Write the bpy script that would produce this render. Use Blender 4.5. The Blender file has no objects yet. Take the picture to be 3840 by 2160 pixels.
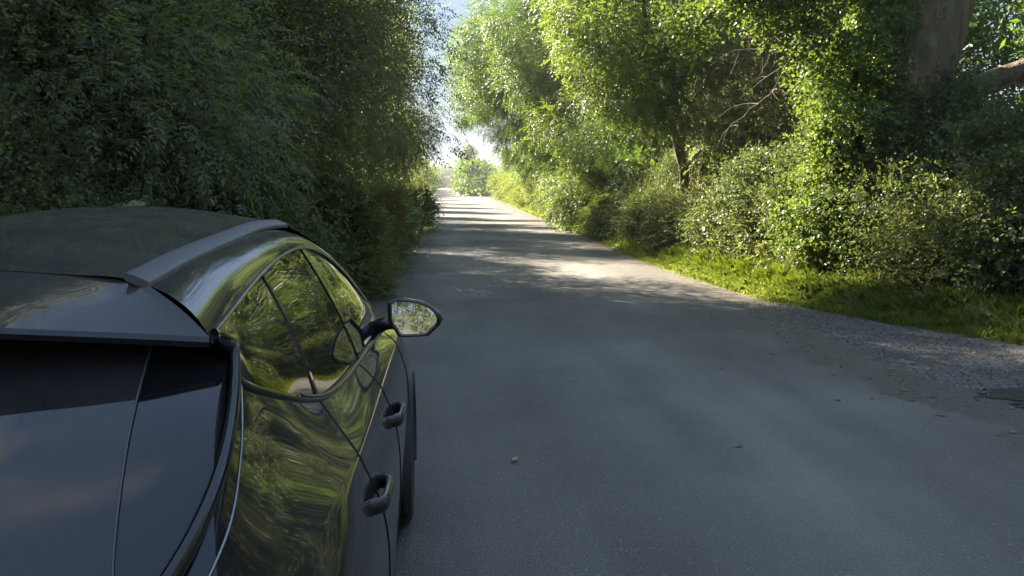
import bpy, math, random
import numpy as np
from math import sin, cos, pi, radians

rng = np.random.default_rng(7)
SC = bpy.context.scene
COL = SC.collection

# ------------------------------------------------------------------ helpers
def tag(o, label=None, cat=None, group=None, kind=None):
    if label: o['label'] = label
    if cat: o['category'] = cat
    if group: o['group'] = group
    if kind: o['kind'] = kind
    return o

def link(name, data, parent=None, loc=(0, 0, 0), rotz=0.0):
    o = bpy.data.objects.new(name, data)
    COL.objects.link(o)
    o.location = loc
    o.rotation_euler = (0, 0, rotz)
    if parent is not None: o.parent = parent
    return o

def empty(name, loc=(0, 0, 0), rotz=0.0):
    o = link(name, None, None, loc, rotz)
    o.empty_display_size = 0.2
    return o

def np_mesh(name, V, F, mats, smooth=True, attr=None, midx=None):
    """V (n,3); F (m,k) constant size polygons."""
    V = np.ascontiguousarray(V, dtype=np.float32); F = np.ascontiguousarray(F, dtype=np.int32)
    me = bpy.data.meshes.new(name)
    m, k = F.shape
    me.vertices.add(len(V)); me.vertices.foreach_set('co', V.ravel())
    me.loops.add(m * k); me.loops.foreach_set('vertex_index', F.ravel())
    me.polygons.add(m)
    me.polygons.foreach_set('loop_start', np.arange(0, m * k, k, dtype=np.int32))
    try: me.polygons.foreach_set('loop_total', np.full(m, k, dtype=np.int32))
    except Exception: pass
    me.polygons.foreach_set('use_smooth', np.full(m, smooth, dtype=bool))
    for mt in (mats if isinstance(mats, (list, tuple)) else [mats]): me.materials.append(mt)
    if midx is not None: me.polygons.foreach_set('material_index', np.asarray(midx, dtype=np.int32))
    if attr is not None:
        a = me.attributes.new('rnd', 'FLOAT', 'POINT')
        a.data.foreach_set('value', np.ascontiguousarray(attr, dtype=np.float32))
    me.update(calc_edges=True)
    return me

class MB:
    """collects quads/tris into one mesh"""
    def __init__(s): s.V = []; s.F = []; s.n = 0
    def add(s, V, F):
        V = np.asarray(V, float).reshape(-1, 3)
        for f in F: s.F.append([i + s.n for i in f])
        s.V.append(V); s.n += len(V)
        return s
    def grid(s, A, flip=False, closed_u=False, closed_v=False):
        A = np.asarray(A); U, W = A.shape[:2]
        F = []
        for i in range(U if closed_u else U - 1):
            for j in range(W if closed_v else W - 1):
                q = [i * W + j, ((i + 1) % U) * W + j, ((i + 1) % U) * W + (j + 1) % W, i * W + (j + 1) % W]
                F.append(q[::-1] if flip else q)
        return s.add(A.reshape(-1, 3), F)
    def box(s, c, d):
        c = np.array(c, float); d = np.array(d, float) / 2
        P = [c + d * np.array(q) for q in ((-1,-1,-1),(1,-1,-1),(1,1,-1),(-1,1,-1),(-1,-1,1),(1,-1,1),(1,1,1),(-1,1,1))]
        return s.add(P, [(0,3,2,1),(4,5,6,7),(0,1,5,4),(1,2,6,5),(2,3,7,6),(3,0,4,7)])
    def tube(s, pts, r, seg=8, sx=1.0, sz=1.0, cap=True):
        pts = np.asarray(pts, float); n = len(pts)
        r = np.broadcast_to(np.asarray(r, float), (n,))
        T = np.gradient(pts, axis=0); T /= np.linalg.norm(T, axis=1)[:, None] + 1e-9
        ref = np.array([0, 0, 1.0]) if abs(T[:, 2]).mean() < .8 else np.array([1.0, 0, 0])
        rings = []
        for i in range(n):
            a = np.cross(T[i], ref); a /= np.linalg.norm(a) + 1e-9
            b = np.cross(a, T[i])
            t = np.linspace(0, 2 * pi, seg, endpoint=False)
            rings.append(pts[i] + r[i] * (np.outer(np.cos(t), a) * sx + np.outer(np.sin(t), b) * sz))
        A = np.array(rings); n0 = s.n
        s.grid(A, closed_v=True, flip=True)
        if cap:
            s.F.append([n0 + k for k in range(seg)])
            s.F.append([n0 + (n - 1) * seg + k for k in range(seg)][::-1])
        return s
    def mesh(s, name, mats, smooth=True):
        me = bpy.data.meshes.new(name)
        me.from_pydata(np.concatenate(s.V).tolist(), [], s.F)
        for mt in (mats if isinstance(mats, (list, tuple)) else [mats]): me.materials.append(mt)
        me.polygons.foreach_set('use_smooth', [smooth] * len(me.polygons))
        me.update()
        return me
    def obj(s, name, mats, parent=None, smooth=True, loc=(0, 0, 0), sharp=None):
        me = s.mesh(name, mats, smooth)
        if sharp is not None: me.set_sharp_from_angle(angle=radians(sharp))
        return link(name, me, parent, loc)

# ------------------------------------------------------------------ materials
def mat(name):
    m = bpy.data.materials.new(name); m.use_nodes = True
    nt = m.node_tree; nt.nodes.clear()
    out = nt.nodes.new('ShaderNodeOutputMaterial')
    return m, nt, out

def N(nt, t, **kw):
    n = nt.nodes.new(t)
    for k, v in kw.items():
        if hasattr(n, k): setattr(n, k, v)
        else: n.inputs[k.replace('_', ' ')].default_value = v
    return n

def principled(name, col, rough=.5, metal=0.0, spec=.5, coat=0.0, bump=None, noise=None):
    m, nt, out = mat(name)
    p = N(nt, 'ShaderNodeBsdfPrincipled')
    p.inputs['Base Color'].default_value = (*col, 1)
    p.inputs['Roughness'].default_value = rough
    p.inputs['Metallic'].default_value = metal
    p.inputs['Specular IOR Level'].default_value = spec
    p.inputs['Coat Weight'].default_value = coat
    p.inputs['Coat Roughness'].default_value = .02
    nt.links.new(p.outputs[0], out.inputs[0])
    tc = N(nt, 'ShaderNodeTexCoord')
    if noise:
        sc, c2 = noise
        t = N(nt, 'ShaderNodeTexNoise', Scale=sc, Detail=5.0)
        nt.links.new(tc.outputs['Object'], t.inputs['Vector'])
        r = N(nt, 'ShaderNodeValToRGB')
        r.color_ramp.elements[0].position = .35; r.color_ramp.elements[1].position = .68
        r.color_ramp.elements[0].color = (*col, 1); r.color_ramp.elements[1].color = (*c2, 1)
        nt.links.new(t.outputs['Fac'], r.inputs['Fac']); nt.links.new(r.outputs[0], p.inputs['Base Color'])
    if bump:
        sc, st, di = bump
        t = N(nt, 'ShaderNodeTexNoise', Scale=sc, Detail=4.0)
        nt.links.new(tc.outputs['Object'], t.inputs['Vector'])
        b = N(nt, 'ShaderNodeBump', Strength=st, Distance=di)
        nt.links.new(t.outputs['Fac'], b.inputs['Height']); nt.links.new(b.outputs[0], p.inputs['Normal'])
    return m

def leaf_mat(name, cols, trans=.4, tcol=(.22, .34, .03), rough=.42, spec=.45):
    """cols: list of base colours picked per leaf"""
    m, nt, out = mat(name)
    at = N(nt, 'ShaderNodeAttribute'); at.attribute_name = 'rnd'
    r = N(nt, 'ShaderNodeValToRGB')
    el = r.color_ramp.elements
    while len(el) < len(cols): el.new(.5)
    for i, c in enumerate(cols):
        el[i].position = i / (len(cols) - 1); el[i].color = (*c, 1)
    nt.links.new(at.outputs['Fac'], r.inputs['Fac'])
    p = N(nt, 'ShaderNodeBsdfPrincipled')
    p.inputs['Roughness'].default_value = rough
    p.inputs['Specular IOR Level'].default_value = spec
    nt.links.new(r.outputs[0], p.inputs['Base Color'])
    tr = N(nt, 'ShaderNodeBsdfTranslucent')
    mx = N(nt, 'ShaderNodeMix', data_type='RGBA', blend_type='MIX')
    mx.inputs['Factor'].default_value = .75
    nt.links.new(r.outputs[0], mx.inputs[6]); mx.inputs[7].default_value = (*tcol, 1)
    nt.links.new(mx.outputs[2], tr.inputs['Color'])
    ms = N(nt, 'ShaderNodeMixShader'); ms.inputs[0].default_value = trans
    nt.links.new(p.outputs[0], ms.inputs[1]); nt.links.new(tr.outputs[0], ms.inputs[2])
    nt.links.new(ms.outputs[0], out.inputs[0])
    return m

M = {}
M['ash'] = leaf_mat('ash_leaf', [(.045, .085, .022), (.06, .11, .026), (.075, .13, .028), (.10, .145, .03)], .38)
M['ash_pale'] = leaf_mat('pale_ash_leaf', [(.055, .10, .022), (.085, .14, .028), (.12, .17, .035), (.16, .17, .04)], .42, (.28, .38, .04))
M['shade'] = leaf_mat('dark_leaf', [(.064, .080, .044), (.080, .098, .050), (.10, .118, .056), (.13, .13, .07)], .52, (.36, .40, .09), .4, .65)
M['thorn'] = leaf_mat('hedge_leaf', [(.045, .08, .032), (.06, .10, .038), (.085, .12, .05), (.13, .12, .05)], .32, (.24, .30, .05), .45, .4)
M['bramble'] = leaf_mat('bramble_leaf', [(.04, .075, .025), (.06, .10, .03), (.09, .12, .045), (.16, .11, .05)], .32, (.24, .29, .05), .47, .4)
M['ivy'] = leaf_mat('ivy_leaf', [(.03, .065, .02), (.05, .10, .025), (.09, .16, .03), (.13, .19, .035)], .35, (.28, .37, .035), .42, .45)
M['weed'] = leaf_mat('weed_leaf', [(.09, .12, .045), (.125, .15, .05), (.16, .18, .06), (.22, .19, .08)], .42, (.34, .38, .08))  # leaf colours lightened in place of sun that misses the left weeds
M['gold'] = leaf_mat('dry_leaf', [(.20, .17, .07), (.27, .22, .08), (.17, .17, .06), (.12, .15, .05)], .35, (.38, .34, .09))
M['grass'] = leaf_mat('grass_blade', [(.085, .13, .024), (.115, .165, .03), (.16, .19, .045), (.27, .24, .11)], .5, (.46, .55, .075), .6, .2)
M['flower'] = principled('pale_flower', (.30, .31, .22), .8, noise=(60, (.2, .24, .12)))
def bark(name, c1, c2, moss):
    m, nt, out = mat(name)
    tc = N(nt, 'ShaderNodeTexCoord'); mp = N(nt, 'ShaderNodeMapping'); mp.inputs['Scale'].default_value = (1, 1, .16)
    nt.links.new(tc.outputs['Object'], mp.inputs['Vector'])
    n1 = N(nt, 'ShaderNodeTexNoise', Scale=9.0, Detail=7.0, Roughness=.65); nt.links.new(mp.outputs[0], n1.inputs['Vector'])
    v1 = N(nt, 'ShaderNodeTexVoronoi', Scale=6.0); nt.links.new(mp.outputs[0], v1.inputs['Vector'])
    n2 = N(nt, 'ShaderNodeTexNoise', Scale=2.2, Detail=5.0, Roughness=.6); nt.links.new(tc.outputs['Object'], n2.inputs['Vector'])
    r = N(nt, 'ShaderNodeValToRGB'); r.color_ramp.elements[0].position = .3; r.color_ramp.elements[1].position = .7
    r.color_ramp.elements[0].color = (*c1, 1); r.color_ramp.elements[1].color = (*c2, 1)
    nt.links.new(n1.outputs['Fac'], r.inputs['Fac'])
    rm = N(nt, 'ShaderNodeValToRGB'); rm.color_ramp.elements[0].position = .5; rm.color_ramp.elements[1].position = .66
    nt.links.new(n2.outputs['Fac'], rm.inputs['Fac'])
    mx = N(nt, 'ShaderNodeMix', data_type='RGBA'); mx.inputs[7].default_value = (*moss, 1)
    nt.links.new(rm.outputs[0], mx.inputs['Factor']); nt.links.new(r.outputs[0], mx.inputs[6])
    p = N(nt, 'ShaderNodeBsdfPrincipled'); p.inputs['Roughness'].default_value = .92; nt.links.new(mx.outputs[2], p.inputs['Base Color'])
    ad = N(nt, 'ShaderNodeMath', operation='ADD'); nt.links.new(n1.outputs['Fac'], ad.inputs[0]); nt.links.new(v1.outputs['Distance'], ad.inputs[1])
    b = N(nt, 'ShaderNodeBump', Strength=1.0, Distance=.06); nt.links.new(ad.outputs[0], b.inputs['Height'])
    nt.links.new(b.outputs[0], p.inputs['Normal']); nt.links.new(p.outputs[0], out.inputs[0])
    return m
M['bark'] = bark('bark', (.045, .032, .02), (.21, .155, .10), (.085, .085, .03))
M['palebark'] = bark('pale_bark', (.09, .075, .055), (.19, .16, .12), (.09, .10, .05))
M['deadwood'] = principled('dead_wood', (.19, .14, .10), .85, noise=(12, (.12, .09, .065)))
M['stem'] = principled('stem', (.10, .085, .05), .85, noise=(12, (.07, .08, .035)))

# ------------------------------------------------------------------ camera
cam = bpy.data.cameras.new('Camera'); co = link('Camera', cam)
cam.sensor_width = 36; cam.lens = 3500 / 3840 * 36; cam.clip_start = .05; cam.clip_end = 5000
co.location = (0, 0, 1.73)
co.rotation_euler = (pi / 2 - math.atan(.11286), 0, -math.atan(.0795))
SC.camera = co

# ------------------------------------------------------------------ light
HAZE = .001
SUN_AZ = radians(44)      # left of the road direction
SUN_EL = radians(36)
S = np.array([-sin(SUN_AZ) * cos(SUN_EL), cos(SUN_AZ) * cos(SUN_EL), sin(SUN_EL)])
sl = bpy.data.lights.new('sun', 'SUN'); sl.energy = 5.0; sl.angle = radians(.55); sl.color = (1, .90, .74)
so = link('sun', sl, loc=(-30, 30, 30))
from mathutils import Vector
so.rotation_euler = Vector(S).to_track_quat('Z', 'Y').to_euler()

w = bpy.data.worlds.new('World'); SC.world = w; w.use_nodes = True
nt = w.node_tree; nt.nodes.clear()
wo = N(nt, 'ShaderNodeOutputWorld'); bg = N(nt, 'ShaderNodeBackground'); bg.inputs['Strength'].default_value = .13
sky = N(nt, 'ShaderNodeTexSky'); sky.sky_type = 'NISHITA'; sky.sun_disc = False
sky.sun_elevation = SUN_EL; sky.sun_rotation = -SUN_AZ; sky.air_density = 1.0; sky.dust_density = .8; sky.ozone_density = 1.5
tc = N(nt, 'ShaderNodeTexCoord')
mp = N(nt, 'ShaderNodeMapping'); mp.inputs['Scale'].default_value = (1.0, 1.0, 2.2); mp.inputs['Location'].default_value = (.35, .1, .2)
nz = N(nt, 'ShaderNodeTexNoise', Scale=2.6, Detail=8.0, Roughness=.58)
rp = N(nt, 'ShaderNodeValToRGB'); rp.color_ramp.elements[0].position = .54; rp.color_ramp.elements[1].position = .70
mx = N(nt, 'ShaderNodeMix', data_type='RGBA')
mx.inputs[7].default_value = (1.75, 1.75, 1.75, 1)
nt.links.new(tc.outputs['Generated'], mp.inputs['Vector']); nt.links.new(mp.outputs[0], nz.inputs['Vector'])
nt.links.new(nz.outputs['Fac'], rp.inputs['Fac']); nt.links.new(rp.outputs[0], mx.inputs['Factor'])
lim = N(nt, 'ShaderNodeMix', data_type='RGBA', blend_type='DARKEN'); lim.inputs['Factor'].default_value = 1
sxz = N(nt, 'ShaderNodeSeparateXYZ'); nt.links.new(tc.outputs['Generated'], sxz.inputs[0])
lr = N(nt, 'ShaderNodeValToRGB'); lr.color_ramp.elements[0].position = .13; lr.color_ramp.elements[0].color = (.60, .80, .98, 1)
lr.color_ramp.elements[1].position = .32; lr.color_ramp.elements[1].color = (.56, .86, 1.42, 1)
nt.links.new(sxz.outputs['Z'], lr.inputs['Fac']); nt.links.new(lr.outputs[0], lim.inputs[7])
nt.links.new(sky.outputs[0], lim.inputs[6]); nt.links.new(lim.outputs[2], mx.inputs[6]); nt.links.new(mx.outputs[2], bg.inputs['Color'])
nt.links.new(bg.outputs[0], wo.inputs[0])

vs = SC.view_settings
vs.view_transform = 'Standard'; vs.look = 'None'; vs.exposure = 2.78; vs.gamma = 1
cy = SC.cycles
cy.use_denoising = True; cy.max_bounces = 6; cy.diffuse_bounces = 3; cy.glossy_bounces = 4
cy.transmission_bounces = 4; cy.transparent_max_bounces = 8; cy.volume_bounces = 0
cy.sample_clamp_indirect = 6; cy.caustics_reflective = False; cy.caustics_refractive = False

# ------------------------------------------------------------------ ground
def interp(t, tab): return np.interp(t, [a for a, b in tab], [b for a, b in tab])
ER = [(-60, 4.9), (3, 4.75), (6.7, 4.5), (8.7, 4.25), (10, 4.4), (11.9, 4.65), (13.2, 4.85), (16.7, 4.65), (19, 4.6), (39, 4.85), (81, 5.8), (150, 5.4), (260, 4.5), (500, 4)]
EG = [(-60, 9.5), (0, 9.0), (4, 8.0), (7, 7.15), (9.5, 6.3), (11.2, 5.6), (13.2, 4.95), (16.7, 4.72), (19, 4.65), (39, 4.9), (81, 5.85), (150, 5.45), (260, 4.55), (500, 4)]
EL = [(-60, -4.2), (4, -3.6), (9, -2.9), (12, -1.9), (15, -1.3), (18, -1.1), (39.5, -.95), (111, -.7), (200, -.4), (500, -.2)]
er = lambda y: interp(y, ER); eg = lambda y: interp(y, EG); el = lambda y: interp(y, EL)
def sm(t): t = np.clip(t, 0, 1); return t * t * (3 - 2 * t)
def gz(x, y):
    x = np.asarray(x, float); y = np.asarray(y, float)
    r = .04 * sm((x - eg(y)) / .25) + .75 * sm((x - eg(y) - .7) / 2.4)
    l = .04 * sm((el(y) - x) / .25) + .5 * sm((el(y) - x - .4) / 1.8)
    return np.where(x > eg(y), r, np.where(x < el(y), l, 0)) - .012

xs = np.concatenate([[-900, -600, -300, -120, -60, -30], np.linspace(-15, 15, 121), [20, 30, 60, 120, 300, 600, 900]])
ys = np.concatenate([[-600, -300, -150, -60, -30], np.linspace(-15, 60, 151), np.linspace(62, 200, 60), [240, 300, 420, 600, 900, 1200]])
X, Y = np.meshgrid(xs, ys, indexing='ij')
Z = gz(X, Y) + np.where(Y > 700, 0, 0)
soil = principled('soil_and_litter', (.045, .05, .022), .95, noise=(3.0, (.075, .06, .035)), bump=(8, .6, .05))
g = MB().grid(np.stack([X, Y, Z], -1)).obj('ground', soil)
tag(g, kind='structure')

# asphalt -----------------------------------------------------------
m, nt, out = mat('asphalt')
tcn = N(nt, 'ShaderNodeTexCoord')
def noise(sc, det=4.0, rough=.5, vec=None):
    n = N(nt, 'ShaderNodeTexNoise', Scale=sc, Detail=det, Roughness=rough)
    nt.links.new((vec or tcn.outputs['Object']), n.inputs['Vector']); return n
def ramp(src, stops):
    r = N(nt, 'ShaderNodeValToRGB'); e = r.color_ramp.elements
    while len(e) < len(stops): e.new(.5)
    for k, (p_, c_) in enumerate(stops):
        e[k].position = p_; e[k].color = (*((c_,) * 3 if not isinstance(c_, tuple) else c_), 1)
    nt.links.new(src, r.inputs['Fac']); return r
def mixc(fac, a, b, bt='MIX', f=None):
    x = N(nt, 'ShaderNodeMix', data_type='RGBA', blend_type=bt)
    if fac is None: x.inputs['Factor'].default_value = f
    else: nt.links.new(fac, x.inputs['Factor'])
    for s_, v in ((6, a), (7, b)):
        if isinstance(v, tuple): x.inputs[s_].default_value = (*v, 1)
        else: nt.links.new(v, x.inputs[s_])
    return x.outputs[2]
ps = N(nt, 'ShaderNodeMapping'); ps.inputs['Scale'].default_value = (1.6, .22, 1)
nt.links.new(tcn.outputs['Object'], ps.inputs['Vector'])
streak = noise(1.0, 5, .55, ps.outputs[0])
patch = noise(.45, 6, .6)
fine = noise(95, 3, .7)
vo = N(nt, 'ShaderNodeTexVoronoi', Scale=105.0); nt.links.new(tcn.outputs['Object'], vo.inputs['Vector'])
c = ramp(patch.outputs['Fac'], [(.3, (.132, .122, .106)), (.7, (.198, .182, .157))]).outputs[0]
wear = noise(.16, 3, .5)
c = mixc(None, c, ramp(wear.outputs['Fac'], [(.38, .66), (.62, 1.18)]).outputs[0], 'MULTIPLY', 1.0)
c = mixc(None, c, ramp(streak.outputs['Fac'], [(.3, .75), (.7, 1.2)]).outputs[0], 'MULTIPLY', .8)
c = mixc(None, c, ramp(fine.outputs['Fac'], [(.3, .45), (.72, 1.55)]).outputs[0], 'MULTIPLY', .85)
ac = N(nt, 'ShaderNodeAttribute'); ac.attribute_name = 'across'
wob = N(nt, 'ShaderNodeMath', operation='MULTIPLY_ADD'); nt.links.new(patch.outputs['Fac'], wob.inputs[0]); wob.inputs[1].default_value = .10; nt.links.new(ac.outputs['Fac'], wob.inputs[2])
trk = ramp(wob.outputs[0], [(.0, .9), (.20, .93), (.30, 1.22), (.42, .86), (.60, .88), (.74, 1.24), (.86, .92), (1.0, .85)])
c = mixc(None, c, trk.outputs[0], 'MULTIPLY', .9)
wob2 = N(nt, 'ShaderNodeMath', operation='MULTIPLY_ADD'); nt.links.new(noise(1.7, 6, .65).outputs['Fac'], wob2.inputs[0]); wob2.inputs[1].default_value = .16; nt.links.new(ac.outputs['Fac'], wob2.inputs[2])
dirt = ramp(wob2.outputs[0], [(.095, 1.0), (.13, 0.0), (.985, 0.0), (1.06, 1.0)])
c = mixc(dirt.outputs[0], c, (.115, .10, .078))
wv = N(nt, 'ShaderNodeVectorMath', operation='MULTIPLY_ADD'); nt.links.new(noise(1.3, 4, .6).outputs['Color'], wv.inputs[0]); wv.inputs[1].default_value = (.9, .9, 0); nt.links.new(tcn.outputs['Object'], wv.inputs[2])
cr_ = N(nt, 'ShaderNodeTexVoronoi', Scale=.42); cr_.feature = 'DISTANCE_TO_EDGE'; nt.links.new(wv.outputs[0], cr_.inputs['Vector'])
crk = ramp(cr_.outputs['Distance'], [(.0, 1.0), (.004, .8), (.009, 0.0)])
gate = ramp(noise(.35, 2).outputs['Fac'], [(.52, 0.0), (.62, .3)])
ck = N(nt, 'ShaderNodeMath', operation='MULTIPLY'); nt.links.new(crk.outputs[0], ck.inputs[0]); nt.links.new(gate.outputs[0], ck.inputs[1])
c = mixc(ck.outputs[0], c, (.035, .033, .03))
stone = ramp(vo.outputs['Color'], [(.84, 0.0), (.95, 1.0)]).outputs[0]
c = mixc(stone, c, (.26, .25, .235))
big = noise(2.2, 3)
p = N(nt, 'ShaderNodeBsdfPrincipled'); p.inputs['Roughness'].default_value = .72; p.inputs['Specular IOR Level'].default_value = .35
nt.links.new(c, p.inputs['Base Color'])
bh = N(nt, 'ShaderNodeMath', operation='ADD'); nt.links.new(fine.outputs['Fac'], bh.inputs[0]); nt.links.new(vo.outputs['Distance'], bh.inputs[1])
b = N(nt, 'ShaderNodeBump', Strength=.7, Distance=.012); nt.links.new(bh.outputs[0], b.inputs['Height'])
nt.links.new(b.outputs[0], p.inputs['Normal']); nt.links.new(p.outputs[0], out.inputs[0])
M['asphalt'] = m

yy = np.concatenate([np.linspace(-60, 0, 20), np.linspace(.25, 60, 240), np.linspace(61, 300, 120), [330, 400, 500]])
edge_n = lambda y, k: .05 * np.sin(y * 3.1 + k) + .04 * np.sin(y * 7.7 + 2 * k) + .03 * np.sin(y * 17.0 + k * 3)
L = el(yy) + edge_n(yy, 1) * 1.6; R = er(yy) + edge_n(yy, 2) * .8
fr = np.linspace(0, 1, 25)
A = np.stack([np.stack([L + (R - L) * f, yy, np.full_like(yy, .0)], -1) for f in fr], 0)
rme = MB().grid(A).mesh('road', M['asphalt'])
at_ = rme.attributes.new('across', 'FLOAT', 'POINT'); at_.data.foreach_set('value', np.repeat(fr, len(yy)).astype(np.float32))
road = link('road', rme); tag(road, kind='structure')

# gravel lay-by (right) ---------------------------------------------
m, nt, out = mat('gravel')
tcn = N(nt, 'ShaderNodeTexCoord')
vo = N(nt, 'ShaderNodeTexVoronoi', Scale=75.0); nt.links.new(tcn.outputs['Object'], vo.inputs['Vector'])
pn = noise(1.4, 5, .6); fn = noise(60, 3)
c = ramp(vo.outputs['Color'], [(.15, (.06, .058, .055)), (.55, (.125, .12, .113)), (.92, (.24, .23, .215))]).outputs[0]
c = mixc(ramp(pn.outputs['Fac'], [(.42, 0.0), (.62, 1.0)]).outputs[0], c, (.085, .078, .068))
p = N(nt, 'ShaderNodeBsdfPrincipled'); p.inputs['Roughness'].default_value = .85
nt.links.new(c, p.inputs['Base Color'])
b = N(nt, 'ShaderNodeBump', Strength=.9, Distance=.015); nt.links.new(vo.outputs['Distance'], b.inputs['Height'])
nt.links.new(b.outputs[0], p.inputs['Normal']); nt.links.new(p.outputs[0], out.inputs[0])
M['gravel'] = m
yg = np.linspace(-30, 13.6, 190)
Lg = er(yg) - .6 ; Rg = np.maximum(eg(yg) + .25 + edge_n(yg, 5), Lg + .05)
A = np.stack([np.stack([Lg + (Rg - Lg) * f, yg, np.full_like(yg, -.004) - .010 * 0], -1) for f in np.linspace(0, 1, 6)], 0)
gr = MB().grid(A).obj('gravel_layby', M['gravel']); tag(gr, kind='structure')
# loose stones, thrown from the lay-by over the tarmac edge: one uncountable scatter
n = 16000
sy = rng.uniform(2, 13.2, n); f = rng.beta(1.2, 1.6, n)
sx = er(sy) - .55 + f * (eg(sy) - er(sy) + .65)
keep = (rng.random(n) < np.where(sx < er(sy), .25, 1)) & (((sx - 5.25) / .86) ** 2 + ((sy - 7.02) / .46) ** 2 > .75 + .5 * rng.random(n)); sx, sy = sx[keep], sy[keep]; n = len(sx)
sz = .003 + .012 * rng.random(n) ** 2.2
base = np.array([(-1, -.8, 0), (1, -.6, 0), (.8, 1, 0), (-.7, .9, 0), (-.6, -.4, .9), (.6, -.3, 1.0), (.5, .5, .8), (-.4, .55, .9)])
an = rng.uniform(0, 2 * pi, n)
Vx = (base[None, :, 0] * np.cos(an)[:, None] - base[None, :, 1] * np.sin(an)[:, None]) * sz[:, None] + sx[:, None]
Vy = (base[None, :, 0] * np.sin(an)[:, None] + base[None, :, 1] * np.cos(an)[:, None]) * sz[:, None] + sy[:, None]
Vz = base[None, :, 2] * sz[:, None] * .9 + 0 * Vx
Fb = np.array([(0, 1, 5, 4), (1, 2, 6, 5), (2, 3, 7, 6), (3, 0, 4, 7), (4, 5, 6, 7)])
F = (Fb[None] + (np.arange(n) * 8)[:, None, None]).reshape(-1, 4)
stm = leaf_mat('stone_chips', [(.078, .075, .072), (.125, .12, .114), (.175, .168, .16), (.26, .25, .235)], 0.0, rough=.8, spec=.3)
me = np_mesh('loose_stones', np.stack([Vx, Vy, Vz], -1).reshape(-1, 3), F, stm, False, np.repeat(rng.random(n), 8))
tag(link('loose_gravel', me), 'loose grey stone chips scattered over the lay-by and tarmac edge', kind='stuff')
# muddy hollow
t = np.linspace(0, 2 * pi, 160, endpoint=False)
rad = 1 + .16 * np.sin(3 * t + 1) + .1 * np.sin(5 * t) + .07 * np.sin(11 * t) + .06 * np.sin(23 * t + 2) + .05 * np.sin(37 * t)
mud = principled('wet_mud', (.022, .02, .016), .55, spec=.5, noise=(9, (.05, .042, .03)), bump=(20, .8, .02))
rings = []
for k, q in enumerate((1.0, .8, .55, .25, .02)):
    rings.append(np.stack([5.25 + .86 * q * rad * np.cos(t) + .2 * q * np.sin(t), 7.02 + .46 * q * rad * np.sin(t), np.full_like(t, [.004, .0045, .006, .008, .009][k])], -1))
o = MB().grid(np.array(rings), closed_v=True).obj('mud_patch', mud); tag(o, kind='structure')

# ------------------------------------------------------------------ foliage engine
def norm(a): return a / (np.linalg.norm(a, axis=-1, keepdims=True) + 1e-9)

def sprig_templates(kind, K=10):
    r = np.random.default_rng(11)
    out = []
    for k in range(K):
        P, Ax, Nn, Ln, Wd = [], [], [], [], []
        if kind == 'ash':
            for q in range(4):
                for sd in (-1, 1):
                    P.append((.05 + .05 * q, 0, -.012 * q * q * .5)); Ax.append((.55, sd * .85, -.25 + r.normal(0, .15)))
                    Nn.append((r.normal(0, .25), r.normal(0, .25), 1)); Ln.append(.072 * r.uniform(.8, 1.15)); Wd.append(.027)
            P.append((.25, 0, -.1)); Ax.append((1, 0, -.4)); Nn.append((.3, 0, 1)); Ln.append(.085); Wd.append(.03)
        elif kind == 'long':   # lanceolate, willow / dock like
            for q in range(9):
                a = r.uniform(-1.2, 1.2)
                P.append((.03 * q, 0, 0)); Ax.append((.9, sin(a), cos(a) * .5 - .3)); Nn.append((r.normal(0, .4), r.normal(0, .4), 1))
                Ln.append(.085 * r.uniform(.7, 1.2)); Wd.append(.022)
        else:                  # broad oval leaves
            for q in range(9):
                a = r.uniform(0, 2 * pi)
                P.append((.024 * q, .01 * cos(a), .01 * sin(a))); Ax.append((.5, cos(a), sin(a) * .7)); Nn.append((r.normal(0, .45), r.normal(0, .45), 1))
                Ln.append(.052 * r.uniform(.7, 1.25)); Wd.append(.036 * r.uniform(.8, 1.15))
        out.append((P, Ax, Nn, Ln, Wd))
    return [np.array([o[i] for o in out], float) for i in range(5)]
TPL = {k: sprig_templates(k) for k in ('ash', 'long', 'broad')}

def sprig_mesh(name, O, T, Up, kind, mat_, scale, r, hexa=False, rndbias=None):
    """O origins, T twig directions, Up normals, scale (M,)"""
    P, Ax, Nn, Ln, Wd = TPL[kind]
    n = len(O); k = r.integers(0, len(P), n)
    T = norm(T); B = norm(np.cross(Up, T)); U = np.cross(T, B)
    Rm = np.stack([T, B, U], -1)                       # columns
    tf = lambda A: np.einsum('nij,nkj->nki', Rm, A[k])
    pos = O[:, None] + tf(P) * scale[:, None, None]
    ax = norm(tf(norm(Ax)) + r.normal(0, .18, pos.shape)); nn = tf(norm(Nn)) + r.normal(0, .22, pos.shape)
    sd = norm(np.cross(nn, ax)); nz_ = np.cross(ax, sd)
    ln = (Ln[k] * scale[:, None])[..., None]; wd = (Wd[k] * scale[:, None])[..., None]
    if hexa:
        pr = [(0, 0, 0), (.28, .48, .06), (.66, .36, .05), (1, 0, -.12), (.66, -.36, .05), (.28, -.48, .06)]
    else:
        pr = [(0, 0, 0), (.42, .5, .05), (1, 0, -.1), (.42, -.5, .05)]
    V = np.stack([pos + ax * ln * a + sd * wd * b_ + nz_ * wd * c_ for a, b_, c_ in pr], 2)
    nl = V.shape[0] * V.shape[1]; q = len(pr)
    V = V.reshape(-1, 3)
    F = np.arange(nl * q, dtype=np.int32).reshape(nl, q)
    base_ = r.beta(2, 2, n) if rndbias is None else np.clip(rndbias + r.normal(0, .15, n), 0, 1)
    rv = np.clip(np.repeat(base_, P.shape[1]) + r.normal(0, .16, nl), 0, 1)
    return np_mesh(name, V, F, mat_, False, np.repeat(rv, q))

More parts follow.
